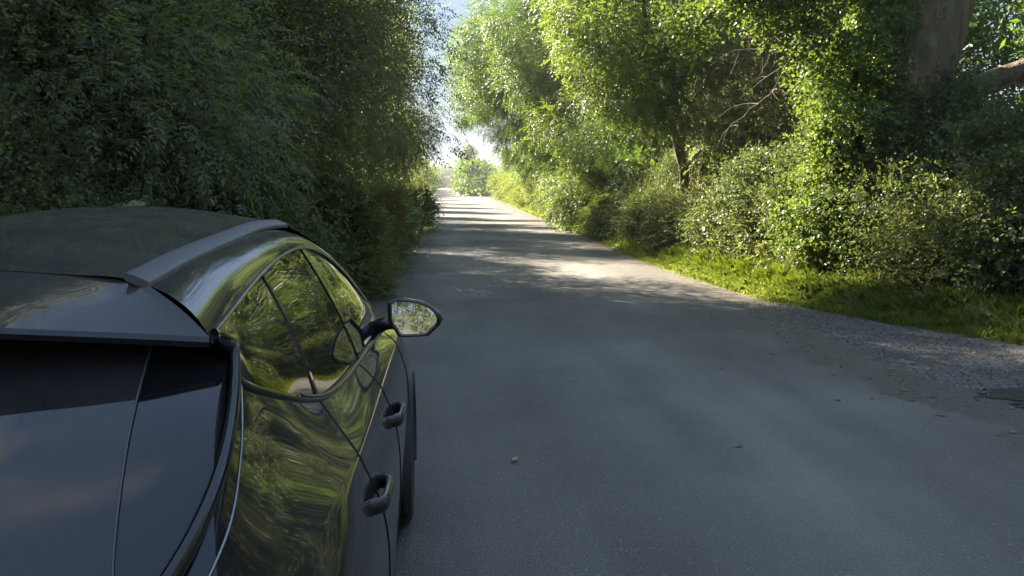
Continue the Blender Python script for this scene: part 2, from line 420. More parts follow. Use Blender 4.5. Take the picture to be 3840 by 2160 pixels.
def lobe_sprigs(lobes, per_m2, r, clump=.42, spc=16, droop=.15, zmin=.05, inner=.55):
    """points and directions over a set of ellipsoidal lobes, gathered in clumps"""
    Os, Ts, Us, Bs = [], [], [], []
    for (cx, cy_, cz, rx, ry, rz) in lobes:
        area = 4 * pi * ((rx * ry) ** 1.6 / 3 + (rx * rz) ** 1.6 / 3 + (ry * rz) ** 1.6 / 3) ** (1 / 1.6)
        nc = max(4, int(area * per_m2 / spc))
        d = norm(r.normal(0, 1, (nc, 3)))
        f = inner + (1.04 - inner) * r.random(nc) ** .45
        C = np.array([cx, cy_, cz]) + d * f[:, None] * np.array([rx, ry, rz])
        rad = np.array([rx, ry, rz]); od = norm(d / rad)
        s = r.uniform(.55, 1.35, nc) * clump
        ci = np.repeat(np.arange(nc), spc)
        off = r.normal(0, .5, (len(ci), 3)) * s[ci][:, None] * np.array([1, 1, .62])
        O = C[ci] + off
        keep = (O[:, 2] > zmin)
        T = od[ci] * .75 + norm(off) * .7 + r.normal(0, .35, off.shape) + np.array([0, 0, -droop])
        U = np.array([0, 0, 1.0]) + od[ci] * .55 + r.normal(0, .38, off.shape)
        cb = r.beta(2, 2, nc)
        Os.append(O[keep]); Ts.append(T[keep]); Us.append(U[keep]); Bs.append(cb[ci][keep])
    return np.concatenate(Os), np.concatenate(Ts), np.concatenate(Us), np.concatenate(Bs)

def limb_path(a, b_, r, sag=.12, n=7):
    a = np.array(a, float); b_ = np.array(b_, float)
    t = np.linspace(0, 1, n)[:, None]
    p_ = a + (b_ - a) * t
    L_ = np.linalg.norm(b_ - a)
    k = r.normal(0, sag * L_ * .5, 3); k[2] = abs(k[2]) + sag * L_ * .5
    p_ += np.sin(t * pi) * k + r.normal(0, .012 * L_, p_.shape) * np.sin(t * pi)
    return p_

def wood(stems, lobes, r, tr, twigs=4):
    """stems: list of (base, top); limbs from the stems to the lobes and twigs inside"""
    mb = MB()
    tops = []
    for (a, b_) in stems:
        p_ = limb_path(a, b_, r, .05, 9)
        rr = np.linspace(tr, tr * .45, 9); rr[0] *= 1.35
        mb.tube(p_, rr, 9); tops.append(p_)
    for (cx, cy_, cz, rx, ry, rz) in lobes:
        st = tops[r.integers(len(tops))]
        i = int(np.clip(np.argmin(np.linalg.norm(st - np.array([cx, cy_, cz - rz]), axis=1)), 2, len(st) - 1))
        pth = limb_path(st[i], (cx, cy_, cz), r, .1, 7)
        mb.tube(pth, np.linspace(tr * .42, tr * .13, 7), 6)
        for q in range(twigs):
            d = norm(r.normal(0, 1, 3)); d[2] = d[2] * .7 + .15
            e = np.array([cx, cy_, cz]) + d * np.array([rx, ry, rz]) * .9
            mb.tube(limb_path(pth[r.integers(3, 7)], e, r, .08, 5), np.linspace(tr * .15, tr * .03, 5), 5)
    return mb

PLANTS = {}
def make_plant(kindname, stems, lobes, leaf, matn, dens, scale, seed, tr=.12, bark='bark', clump=.42, droop=.15, hexa=False, twigs=4, spc=16, parts=('trunk', 'crown'), inner=.55):
    r = np.random.default_rng(seed)
    O, T, U, B = lobe_sprigs(lobes, dens, r, clump, spc, droop, inner=inner)
    me = sprig_mesh(kindname + '_' + parts[1], O, T, U, leaf, M[matn], scale * r.uniform(.75, 1.25, len(O)), r, hexa, B)
    wm = wood(stems, lobes, r, tr, twigs).mesh(kindname + '_' + parts[0], M[bark])
    return (kindname, parts, wm, me)

COUNT = [0]
def put(pl, x, y, rotz=0, s=1.0, label=None, cat=None, group=None, sz=None, z=None):
    kn, parts, wm, me = pl
    root = empty(kn, (x, y, (gz(x, y) if z is None else z) - .03), rotz)
    root.scale = (s, s, sz or s)
    link(parts[0], wm, root); link(parts[1], me, root)
    tag(root, label, cat, group)
    COUNT[0] += 1
    return root

def lobes_tree(r, h0, h1, spread, n, rmin=.8, rmax=1.5, overhang=None):
    L_ = []
    for i in range(n):
        t = (i + .5) / n
        a = r.uniform(0, 2 * pi); q = spread * (1 - .55 * t) * r.uniform(.35, 1)
        rr = r.uniform(rmin, rmax) * (1 - .3 * t)
        L_.append((q * cos(a), q * sin(a), h0 + (h1 - h0) * t + r.normal(0, .2), rr, rr * r.uniform(.85, 1.15), rr * r.uniform(.65, .9)))
    return L_
R_ = lambda s: np.random.default_rng(s)

# prototypes ---------------------------------------------------------
ashA = make_plant('ash_tree', [((0, 0, 0), (.2, .1, 6.2)), ((.15, .1, 0), (-.5, .3, 5.4))], lobes_tree(R_(1), 1.5, 8.2, 2.2, 16), 'ash', 'ash', 62, 1.25, 21, .17, droop=.35)
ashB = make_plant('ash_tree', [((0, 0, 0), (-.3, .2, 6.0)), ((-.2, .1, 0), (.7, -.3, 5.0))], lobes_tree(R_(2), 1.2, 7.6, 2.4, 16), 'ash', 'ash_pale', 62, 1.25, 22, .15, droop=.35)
darkA = make_plant('hedgerow_tree', [((0, 0, 0), (.2, .1, 6.4)), ((.2, .2, 0), (.8, .4, 5.2))], lobes_tree(R_(3), .9, 8.6, 2.1, 18), 'broad', 'shade', 190, .70, 23, .16, clump=.5)
darkB = make_plant('hedgerow_tree', [((0, 0, 0), (-.2, .1, 6.0)), ((.2, -.2, 0), (.6, -.4, 4.8))], lobes_tree(R_(4), .8, 8.0, 2.3, 18), 'ash', 'shade', 165, .68, 24, .15, droop=.3, clump=.5)
darkLow = make_plant('hedgerow_tree', [((0, 0, 0), (-.1, .1, 3.4)), ((.3, -.2, 0), (.5, -.4, 2.8))], lobes_tree(R_(5), .7, 4.3, 1.6, 12, .7, 1.2), 'broad', 'ash_pale', 150, .85, 25, .10)
def lobes_shrub(r, h, w_, n, rmin=.5, rmax=.9):
    L_ = []
    for i in range(n):
        a = r.uniform(0, 2 * pi); q = w_ * math.sqrt(r.random()); z_ = h * r.uniform(.15, .85) * (1 - .3 * (q / w_) ** 2)
        rr = r.uniform(rmin, rmax); L_.append((q * cos(a), q * sin(a), z_, rr, rr, rr * .85))
    return L_
sp = ('stems', 'foliage')
shrubA = make_plant('hawthorn_shrub', [((0, 0, 0), (.2, .1, 2.0)), ((.2, 0, 0), (.8, .3, 1.7)), ((-.2, .1, 0), (-.7, 0, 1.8))], lobes_shrub(R_(6), 2.9, 1.25, 15), 'broad', 'thorn', 150, 1.05, 26, .035, 'stem', .3, .05, True, 5, 14, sp)
shrubB = make_plant('hawthorn_shrub', [((0, 0, 0), (.1, .1, 2.0)), ((.2, 0, 0), (.7, -.3, 1.6)), ((-.2, .1, 0), (-.8, .2, 1.6))], lobes_shrub(R_(7), 2.6, 1.35, 15), 'broad', 'thorn', 150, 1.1, 27, .035, 'stem', .3, .05, True, 5, 14, sp)
brambA = make_plant('bramble_bush', [((0, 0, 0), (.3, .1, .9)), ((.2, 0, 0), (.8, -.3, .8)), ((-.2, .1, 0), (-.8, .2, .8))], lobes_shrub(R_(8), 1.5, 1.25, 12, .4, .7), 'broad', 'bramble', 150, 1.3, 28, .015, 'stem', .28, .1, True, 6, 14, sp)
brambB = make_plant('bramble_bush', [((0, 0, 0), (.3, .1, .8)), ((.2, 0, 0), (.8, -.3, .7)), ((-.2, .1, 0), (-.8, .2, .9))], lobes_shrub(R_(9), 1.3, 1.4, 12, .4, .65), 'broad', 'bramble', 150, 1.2, 29, .015, 'stem', .28, .1, True, 6, 14, sp)
weedA = make_plant('tall_weed', [((0, 0, 0), (.1, 0, 1.3)), ((.1, .1, 0), (.3, .2, 1.2)), ((-.1, 0, 0), (-.3, .1, 1.1))], lobes_shrub(R_(10), 1.35, .45, 8, .22, .36), 'long', 'weed', 190, 1.0, 30, .008, 'stem', .16, -.2, False, 4, 10, sp)
dockG = make_plant('dry_dock', [((0, 0, 0), (.1, 0, 1.5)), ((.1, .1, 0), (.3, .1, 1.4)), ((-.1, 0, 0), (-.25, .1, 1.35)), ((0, .1, 0), (0, .2, 1.2))], [(r_*.1, .05*r_, 1.15+.09*r_, .3, .3, .26) for r_ in range(-2, 4)] + [(.2, .1, .8, .25, .25, .2)], 'long', 'gold', 170, .85, 31, .008, 'stem', .14, -.5, False, 4, 10, sp)

over = make_plant('ash_tree', [((0, 0, 0), (-1.2, .2, 6.2)), ((.2, .3, 0), (.4, .6, 5.6))],
    [(-3.6, -.3, 5.2, 1.0, 1.2, .9), (-3.1, .4, 6.3, 1.3, 1.4, 1.0), (-3.9, .3, 7.4, 1.0, 1.2, .9), (-2.2, -.6, 4.6, 1.2, 1.1, .9), (-2.2, .6, 7.6, 1.4, 1.4, 1.1), (-1.0, -.4, 5.9, 1.4, 1.3, 1.1),
     (-1.4, -.7, 3.4, 1.1, 1.0, .9), (-.5, .3, 8.0, 1.5, 1.5, 1.1), (.6, -.3, 6.6, 1.4, 1.3, 1.1), (.3, .2, 4.6, 1.3, 1.3, 1.0), (-2.8, 0, 8.8, 1.2, 1.2, .9), (-.3, -.5, 2.4, 1.1, 1.0, .9), (1.3, .4, 5.2, 1.3, 1.3, 1.0), (.8, 0, 2.8, 1.2, 1.2, 1.0)],
    'ash', 'ash', 70, 1.25, 34, .16, droop=.4)
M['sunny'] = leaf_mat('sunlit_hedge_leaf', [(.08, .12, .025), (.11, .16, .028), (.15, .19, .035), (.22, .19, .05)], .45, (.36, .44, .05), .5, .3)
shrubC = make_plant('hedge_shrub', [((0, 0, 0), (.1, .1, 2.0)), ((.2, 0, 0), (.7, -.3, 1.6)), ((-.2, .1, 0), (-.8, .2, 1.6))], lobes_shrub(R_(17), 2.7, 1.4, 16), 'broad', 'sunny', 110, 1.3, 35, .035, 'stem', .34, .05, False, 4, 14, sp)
# right hand side -----------------------------------------------------
put(brambA, 8.9, 9.9, .4, 1.0, 'dark bramble mound at the right frame edge beside the gravel', 'bush')
put(brambB, 8.0, 11.9, 2.1, .95, 'bramble mound with reddish leaves behind the darker end of the grass', 'bush')
put(brambA, 7.0, 14.9, 3.3, .95, 'low pale bramble spilling onto the bright sunlit grass', 'bush')
put(brambB, 6.7, 17.9, 5.0, .85, 'low bramble in shade at the far end of the sunlit grass', 'bush')
put(shrubB, 8.9, 11.6, 1.0, 1.08, 'dark green hawthorn at the right edge under the bare oak branch', 'shrub')
put(shrubA, 7.9, 13.3, 2.0, .95, 'hawthorn bush covering the foot of the big ivy clad oak', 'shrub')
put(shrubA, 7.1, 16.6, .3, 1.0, 'grey green hawthorn rising left of the oak trunk above the bright grass', 'shrub')
put(shrubB, 10.2, 14.8, .3, 1.0, 'hawthorn behind the right hand oak branch with sky above it', 'shrub')
put(shrubB, 6.9, 19.6, 4.0, .62, 'small shaded hawthorn in front of the dark hollow', 'shrub')
put(shrubA, 6.3, 24.9, 5.1, .85, 'pale leaved hawthorn left of the dark hollow by the road edge', 'shrub')
put(brambA, 6.3, 21.4, 1.3, .75, 'dim bramble at the foot of the dark hollow', 'bush')
put(brambB, 6.1, 27.6, 2.3, .8, 'bramble mound at the road edge below the large ash', 'bush')
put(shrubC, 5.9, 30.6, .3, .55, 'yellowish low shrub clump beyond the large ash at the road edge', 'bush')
put(shrubB, 6.2, 34.5, 1.2, 1.0, 'sunlit hawthorn where the lane starts to narrow', 'shrub')

# multi stem ash over the hollow
big = make_plant('ash_tree', [((0, 0, 0), (-.6, .2, 4.5)), ((.25, .1, 0), (.5, .4, 5.5)), ((-.2, -.1, 0), (-1.6, -.6, 4.2)), ((.4, -.2, 0), (1.3, -.4, 5.0))],
    [(-3.1, -1.2, 4.5, .8, .9, .75), (-3.0, -.6, 5.6, 1.0, 1.0, .8), (-2.7, -1.4, 3.5, .6, .7, .6), (-2.1, -.8, 3.6, 1.0, 1.1, .75), (-1.6, -.2, 5.0, 1.3, 1.2, 1.0), (-2.6, .6, 5.6, 1.0, 1.1, .9), (-.4, -.9, 4.6, 1.3, 1.0, .8), (.4, 0, 6.1, 1.6, 1.4, 1.1), (-1.6, .9, 6.8, 1.4, 1.3, 1.0),
     (1.4, -.6, 4.9, 1.2, 1.1, .9), (2.0, .3, 6.2, 1.4, 1.3, 1.1), (0, 1.0, 7.8, 1.5, 1.4, 1.0), (-1.2, -1.3, 3.3, .6, .6, .55), (-.3, -1.2, 2.7, .42, .42, .45), (.3, -1.4, 2.6, .4, .4, .45), (1.2, 1.2, 4.2, 1.1, 1.0, .8), (-2.2, -1.0, 7.0, 1.1, 1.0, .9), (.7, -1.4, 6.8, 1.1, 1.0, .9)],
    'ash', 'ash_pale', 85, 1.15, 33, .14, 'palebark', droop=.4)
put(big, 6.4, 23.0, .2, 1.0, 'several stemmed ash with bright hanging sprays over the dark hollow', 'tree')
put(ashA, 6.9, 28.5, 1.0, 1.0, 'tall ash just left of the several stemmed ash, leaning over the road', 'tree')
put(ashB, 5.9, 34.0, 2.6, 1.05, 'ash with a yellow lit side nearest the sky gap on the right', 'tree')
put(over, 6.6, 36.5, .35, .98, 'ash filling the space between the lit ashes and the dark tree at the sky strip', 'tree')
put(over, 6.0, 42.0, .1, 1.06, 'ash whose dark left edge borders the strip of sky', 'tree')
put(over, 6.1, 53.0, -.15, 1.15, 'fourth tree on the right, dull green behind the yellow lit ash', 'tree')
put(darkA, 8.2, 20.2, .8, 1.05, 'dark dense tree behind the hollow, between the oak and the several stemmed ash', 'tree')
put(darkB, 9.4, 23.0, 1.8, 1.0, 'dark tree deep behind the several stemmed ash', 'tree')
put(ashA, 9.6, 33.0, 2.8, 1.0, 'ash set back from the road behind the first roadside ashes', 'tree')
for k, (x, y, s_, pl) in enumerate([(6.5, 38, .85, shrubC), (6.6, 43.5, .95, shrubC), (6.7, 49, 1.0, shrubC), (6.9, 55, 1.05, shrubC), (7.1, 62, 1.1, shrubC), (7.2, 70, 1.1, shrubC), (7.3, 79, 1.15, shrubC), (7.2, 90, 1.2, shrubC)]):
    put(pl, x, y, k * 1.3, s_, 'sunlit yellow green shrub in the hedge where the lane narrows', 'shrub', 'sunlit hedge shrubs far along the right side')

for (x, y, pl, s_, rz, lab) in [(7.9, 62, ashB, .80, .6, 'pale ash rising behind the sunlit shrubs halfway down the lane'),
    (7.6, 75, ashA, .74, 2.0, 'ash behind the sunlit shrubs, second from the far end on the right'),
    (7.2, 92, ashB, .66, 3.3, 'small pale ash behind the last sunlit shrub on the right')]:
    put(pl, x, y, rz, s_, lab, 'tree')
# left hand side -------------------------------------------------------
for (x, y, pl, s_, rz, lab) in [
    (-5.2, 6.5, darkA, 1.1, .2, 'dark tree at the far left frame edge in the brightest haze'),
    (-4.9, 9.5, darkB, 1.3, 1.2, 'hazy dark tree rising directly behind the left half of the car roof'),
    (-4.3, 12.5, darkA, 1.3, 2.2, 'dark tree rising behind the right half of the car roof'),
    (-3.9, 15.6, darkB, 1.28, 3.1, 'dark tree behind the car beside the pale slim trunk'),
    (-3.7, 20.0, darkA, 1.18, 4.4, 'dark tree left of the gap where sun lights yellow green sprays'),
    (-3.3, 24.3, darkLow, 1.05, .7, 'low broad tree in the left hedge with sun glowing through its leaves'),
    (-3.8, 30.8, darkB, 1.32, 5.0, 'dark tree just beyond the low glowing tree on the left'),
    (-3.1, 36.0, darkA, 1.2, .9, 'tall dark tree whose branch tips hang into the sky gap'),
    (-2.9, 42.5, darkB, .95, 2.0, 'dark tree on the left whose edge is lit white by the sky'),
    (-2.9, 49.0, darkA, .78, 3.0, 'dark tree far along the left, half hidden by the tall one'),
    (-2.8, 58.0, darkB, .80, 4.0, 'second last large dark tree along the left of the lane'),
    (-2.7, 68.0, darkA, .72, 5.5, 'last large dark tree on the left before the lane end'),
    (-2.7, 80.0, darkB, .7, .5, 'smaller dark tree at the far left end of the hedge'),
    (-2.8, 95.0, darkA, .62, 1.7, 'most distant dark tree on the left beside the vanishing point')]:
    put(pl, x, y, rz, s_, lab, 'tree')
for (x, y, pl, s_, rz, lab) in [
    (-3.6, 8.6, brambA, 1.0, 1.2, 'shaded bramble just behind the left part of the car roof'),
    (-3.1, 11.4, brambB, 1.0, 2.5, 'shaded bramble behind the middle of the car roof'),
    (-2.5, 13.9, brambA, .95, .5, 'shaded bramble above the right front window of the car'),
    (-2.9, 10.4, shrubB, .8, .9, 'shaded grey green hawthorn above the middle of the car roof'),
    (-2.5, 15.4, shrubA, .85, 2.9, 'shaded hawthorn above the roof edge near the windscreen pillar'),
    (-2.3, 20.3, shrubB, .8, 4.1, 'shaded hawthorn behind the tall weeds on the left'),
    (-1.75, 17.6, weedA, 1.0, .5, 'tall grey green weeds just above the wing mirror'),
    (-1.6, 15.6, weedA, .85, 2.5, 'yellow green weeds beside the windscreen pillar of the car'),
    (-1.75, 20.6, weedA, 1.05, 3.7, 'weeds behind the golden dry dock'),
    (-1.05, 18.0, dockG, 1.0, .8, 'golden brown dry dock standing at the left road edge'),
    (-2.2, 23.0, brambB, .9, 4.2, 'dim bramble behind the weeds at the left road edge'),
    (-1.45, 14.4, weedA, .95, 4.4, 'pale weeds directly above the right front window of the car'),
    (-1.5, 16.6, weedA, 1.1, 1.4, 'tallest clump of weeds left of the golden dry dock'),
    (-1.9, 28.0, brambA, .9, 5.2, 'dark bramble along the left road edge beyond the weeds'),
    (-1.9, 34.0, brambB, .95, .2, 'far dark bramble along the left road edge')]:
    put(pl, x, y, rz, s_, lab, 'bush' if pl in (brambA, brambB) else 'shrub' if pl in (shrubA, shrubB) else 'plant')

# thickets that close the view behind the hedgerow trees: uncountable masses of leaves
def thicket(name, lobes, matn, seed, label, dens=16, sc=2.4, kind='ash'):
    r = np.random.default_rng(seed)
    O, T, U, B = lobe_sprigs(lobes, dens, r, .7, 14, .1)
    me = sprig_mesh(name, O, T, U, kind, M[matn], sc * r.uniform(.75, 1.25, len(O)), r, False, B)
    return tag(link(name, me), label, kind='stuff')
r = R_(50)
LB = []
for y in np.arange(1, 100, 2.4):
    for z_ in ((1.2, 3.6, 6.0) if y < 42 else (1.2, 3.0)):
        if 21 < y < 31 and z_ > 5: continue
        LB.append((-7.4 + r.normal(0, .5) + (y > 30) * 1.6, y, z_ + r.normal(0, .3), 1.7, 1.9, 1.6))
for y in np.arange(7.5, 20, 2.2):  # unseen high leaves added to keep sun flecks off the near road
    for z_ in (8.2, 10.2): LB.append((-7.2 + r.normal(0, .5), y, z_, 1.8, 1.9, 1.5))
thicket('thicket', LB, 'shade', 51, 'dark mass of leaves filling the left hedge behind its trees, with unseen sun-blocking tops added')
LB = []
for y in np.arange(17.5, 60, 2.2):
    for z_ in (1.2, 3.4, 5.6):
        LB.append((10.8 + r.normal(0, .5) - (y > 34) * 1.5 + (y < 21) * .6, y, z_ + r.normal(0, .3), 1.6, 1.8, 1.5))
for y in np.arange(60, 110, 3): LB.append((8.6 + r.normal(0, .3), y, 1.8, 1.5, 2.0, 1.6))
thicket('thicket', LB, 'ash', 52, 'mass of leaves closing the right hedge behind its trees')
LB = []
for y in np.concatenate([np.arange(9, 26, .55), np.arange(26, 70, 1.2)]):
    h = r.uniform(.35, .85)
    LB.append((float(el(y)) - r.uniform(.15, .7) - .2, y + r.normal(0, .2), h * .6 + .1, .38, .42, h * .65))
thicket('undergrowth', LB, 'weed', 55, 'nettles and weeds crowding the left road edge', 150, 1.0, 'long')
r2 = R_(90); LB = []
for y in np.concatenate([np.arange(9.5, 24, .5), np.arange(24, 58, .9)]):
    h = r2.uniform(.3, 1.15) if r2.random() < .8 else r2.uniform(1.1, 1.7)
    LB.append((float(eg(y)) + r2.uniform(1.15, 2.3), y + r2.normal(0, .25), .35 + h * .55, r2.uniform(.3, .55), r2.uniform(.35, .6), h * .62))
for y in np.arange(10, 26, .8): LB.append((float(eg(y)) + r2.uniform(2.4, 3.4), y, r2.uniform(1.4, 2.5), .55, .6, .6))
thicket('undergrowth', LB, 'bramble', 56, 'tangled brambles and weeds between the bushes above the right grass', 130, 1.05, 'broad')
LB = [(float(eg(y)) + r2.uniform(.8, 2.0), y, .8, .28, .3, .62) for y in r2.uniform(9.5, 30, 34)]
thicket('undergrowth', LB, 'weed', 57, 'thin upright weeds at the back of the right grass', 110, .85, 'long')
LB = [(5.4 + .2 * i + r.normal(0, .4), 120 + 9 * i, 2.0, 2.0, 4.0, 1.8 + .4 * (i % 2)) for i in range(12)]
LB += [(-3.4 + r.normal(0, .4), 112 + 9 * i, 2.2, 1.8, 4.0, 2.2) for i in range(14)]
LB += [(x, 330 + r.normal(0, 10), 3, 12, 5, 4) for x in np.arange(-120, 160, 14)]
thicket('far_hedges', LB, 'ash', 53, 'pale hedges and trees closing the far end of the lane', 6, 6.0, 'broad')
put(ashA, 5.9, 185, .3, 1.1, 'round dark green tree standing alone at the far end of the lane', 'tree')
# out of frame on the right and behind: seen only mirrored in the car
LB = []
for y in np.arange(-26, 9, 2.1):
    for z_ in (1.0, 3.0, 5.0, 6.6): LB.append((11.2 + r.normal(0, .5), y, z_ + r.normal(0, .3), 1.5, 1.6, 1.4))
for x in np.arange(-14, 16, 2.6):
    for z_ in (1.2, 3.6, 5.8, 8.0, 10.0): LB.append((x, -30 + r.normal(0, 1.2), z_ + r.normal(0, .4), 1.9, 1.8, 1.8))
for y in np.arange(-26, 0, 2.4):
    for z_ in (1.2, 3.4, 5.4): LB.append((-8.2 + r.normal(0, .4), y, z_, 1.7, 1.7, 1.6))
thicket('thicket', LB, 'shade', 54, 'roadside bushes right of the gravel, mirrored in the car door', 26, 1.7, 'broad')

# big ivy clad oak -------------------------------------------------------
r = R_(60)
ox, oy = 7.05, 14.2
oak = empty('oak_tree', (ox, oy, gz(ox, oy) - .05))
tag(oak, 'massive leaning oak trunk wrapped in ivy at the upper right', 'tree')
zb = float(gz(ox, oy)) - .05
mb = MB()
main = np.array([(-.35, 0, 0), (-.3, 0, .8), (-.2, 0, 1.6), (-.02, 0, 2.4), (.25, .02, 3.3), (.5, .05, 4.3), (.85, .1, 5.6), (1.1, .3, 7.2)])
mb.tube(main, [.9, .76, .72, .70, .74, .72, .55, .36], 18)
mb.tube([(.2, 0, 2.2), (.8, -.05, 2.6), (1.5, -.1, 2.8), (2.3, -.2, 3.1), (3.3, -.3, 3.7), (4.1, -.2, 4.6)], [.3, .22, .19, .16, .11, .05], 10)
mb.tube([(.1, 0, 3.2), (-.5, -.3, 4.0), (-1.2, -.5, 4.35), (-2.0, -.6, 4.25), (-2.8, -.6, 3.95), (-3.5, -.8, 3.3)], [.2, .12, .09, .075, .05, .02], 8)
mb.tube([(.6, .1, 5.0), (1.6, .1, 5.8), (2.8, 0, 6.3)], [.2, .12, .05], 8)
mb.tube([(.8, .1, 5.6), (0, -.3, 6.6), (-1.2, -.4, 7.2)], [.2, .12, .05], 8)
mb.obj('trunk', M['bark'], oak)
# ivy: close cover over the left and front of the stem
n = 3000
z_ = r.uniform(.2, 5.2, n); a = r.normal(pi - .05, .55, n)
cx = np.interp(z_, main[:, 2], main[:, 0]); rad_ = np.interp(z_, main[:, 2], [.9, .76, .72, .70, .74, .72, .55, .36]) + np.abs(r.normal(0, .2, n)) * (1 + .5 * np.sin(z_ * 3 + a * 2))
O = np.stack([cx + rad_ * np.cos(a), rad_ * np.sin(a), z_], -1)
D = np.stack([np.cos(a), np.sin(a), -.2 + 0 * a], -1)
me = sprig_mesh('ivy', O, D + r.normal(0, .5, O.shape), np.array([0, 0, .8]) + D * 1.0 + r.normal(0, .4, O.shape), 'broad', M['ivy'], 1.15 * r.uniform(.8, 1.25, n), r, True)
link('ivy', me, oak)
LB = [(-1.0, -.5, 3.6, .7, .6, .8), (-1.3, -.4, 4.6, .9, .7, .6), (-.9, -.5, 2.5, .5, .5, .7), (-2.3, -.6, 4.5, .8, .6, .5), (-3.0, -.5, 4.9, .8, .7, .6), (-.6, -.6, 5.2, .9, .7, .7), (-2.0, -.7, 3.8, .55, .5, .35), (-3.3, -.7, 3.5, .45, .4, .22),
      (-2.0, -.2, 5.8, 1.1, .9, .7), (3.0, -.3, 4.5, .8, .7, .6), (2.6, -.2, 3.7, .5, .5, .4), (3.6, 0, 5.4, 1, 1, .8), (2.6, 0, 6.6, 1.2, 1.2, .8), (0, 0, 7.2, 1.6, 1.4, 1), (-1.3, -.3, 7.4, 1.3, 1.2, .9), (1.3, .3, 7.8, 1.5, 1.4, 1)]
O, T, U, B = lobe_sprigs(LB, 120, r, .3, 14, .1)
link('crown', sprig_mesh('oak_crown', O, T, U, 'broad', M['ivy'], 1.25 * r.uniform(.8, 1.25, len(O)), r, True, B), oak)
# bare dead branch hanging left of the oak
mb = MB()
def bare(p0, p1, rad0, depth):
    pth = limb_path(p0, p1, r, .13, 7)
    mb.tube(pth, np.linspace(rad0, rad0 * .4, 7), 5)
    if depth > 0:
        for q in range(3):
            i = r.integers(2, 7); d = norm(pth[-1] - pth[0]) * .5 + r.normal(0, .45, 3) + np.array([-.1, 0, -.35])
            bare(pth[i], pth[i] + d * np.linalg.norm(np.array(p1) - np.array(p0)) * .62, rad0 * .55, depth - 1)
bare((0, 0, 0), (-1.0, -.1, -.35), .024, 2)
bare((-.2, 0, -.05), (-.75, -.1, -1.0), .018, 2)
o = mb.obj('dead_branch', M['deadwood'], None, True, (5.75, 14.0, 4.05))
tag(o, 'bare forked dead branch hanging in front of the dark hollow', 'branch')
# pale slim trunk behind the car on the left
mb = MB().tube(limb_path((0, 0, 0), (.1, .1, 7.5), r, .02, 9), np.linspace(.12, .07, 9), 10)
tk = mb.obj('trunk', M['palebark'], None)
root = empty('slim_tree', (-2.62, 14.2, .2)); tk.parent = root
tag(root, 'slim pale straight trunk at the top of the left hedge', 'tree')
LB = [(r.normal(0, .9), r.normal(0, .9), 6.2 + k * .5, 1, 1, .7) for k in range(5)]
O, T, U, B = lobe_sprigs(LB, 60, r, .4, 14, .3)
link('crown', sprig_mesh('slim_crown', O, T, U, 'ash', M['ash'], 1.2 * r.uniform(.8, 1.25, len(O)), r, False, B), root)
# hogweed with pale umbels above the roof
def hogweed(x, y, h, k, label):
    r = R_(70 + k)
    root = empty('hogweed', (x, y, float(gz(x, y))))
    mb = MB()
    for q in range(5):
        tp = (r.normal(0, .22), r.normal(0, .12), h * r.uniform(.9, 1.03))
        mb.tube(limb_path((r.normal(0, .03), 0, 0), tp, r, .03, 6), np.linspace(.012, .005, 6), 6)
        t = np.linspace(0, 2 * pi, 16, endpoint=False); R0 = r.uniform(.06, .11)
        rg = [np.array(tp) + np.stack([f * R0 * np.cos(t) * (1 + r.normal(0, .16, 16)), f * R0 * np.sin(t) * (1 + r.normal(0, .16, 16)), .05 - .045 * f * f + r.normal(0, .007, 16)], -1) for f in (.05, .3, .55, .8, 1.0)]
        rg.append(np.array(tp) + np.stack([.12 * R0 * np.cos(t), .12 * R0 * np.sin(t), 0 * t - .01], -1))
        MB().grid(np.array(rg), closed_v=True).obj('flower_head', M['flower'], root, False)
    mb.obj('stem', M['stem'], root)
    tag(root, label, 'plant')
hogweed(-2.75, 8.3, 1.52, 1, 'pale flowering hogweed just above the car roof')
hogweed(-2.2, 8.1, 1.45, 2, 'smaller hogweed right of the larger one above the car roof')

# ------------------------------------------------------------------ grass
def grass(n, fx, fy, hmin, hmax, label, seed, wid=.0042):
    r = np.random.default_rng(seed)
    y = fy(r, n); x = fx(r, y, n); z = gz(x, y)
    tc_ = np.stack([r.choice(x, 1600), r.choice(y, 1600)], -1); k_ = r.integers(0, n, 1600); tc_ = np.stack([x[k_], y[k_]], -1); th = r.uniform(.5, 1.3, 1600); ta = r.uniform(0, 2 * pi, 1600)
    gi = np.empty(n, int)
    for q in range(0, n, 20000):
        gi[q:q + 20000] = np.argmin((x[q:q + 20000, None] - tc_[None, :, 0]) ** 2 + (y[q:q + 20000, None] - tc_[None, :, 1]) ** 2, axis=1)
    h = r.uniform(hmin, hmax, n) * th[gi] * (.3 + .7 * sm(np.maximum(x - eg(y), el(y) - x) / .7))
    a = ta[gi] + r.normal(0, 2.2, n); le = (.08 + .7 * r.random(n) ** 1.6) * h
    d = np.stack([np.cos(a), np.sin(a), 0 * a], -1); s_ = np.stack([-np.sin(a), np.cos(a), 0 * a], -1)
    w_ = wid * (1 + y / 25)
    b0 = np.stack([x, y, z], -1)
    m1 = b0 + d * (le * .3)[:, None] + np.array([0, 0, 1]) * (h * .62)[:, None]
    tp = b0 + d * le[:, None] + np.array([0, 0, 1]) * (h * (1 - .25 * r.random(n)))[:, None]
    sw = s_ * w_[:, None]
    V = np.stack([b0 - sw * .6, b0 + sw * .6, m1 + sw * .5, tp, m1 - sw * .5], 1)
    F = np.arange(n * 5).reshape(n, 5)
    rv = np.clip(r.beta(2, 2, n) + (th[gi] - .9) * .5, 0, 1)
    me = np_mesh('grass', V.reshape(-1, 3), F, M['grass'], False, np.repeat(rv, 5))
    return tag(link('grass', me), label, kind='stuff')
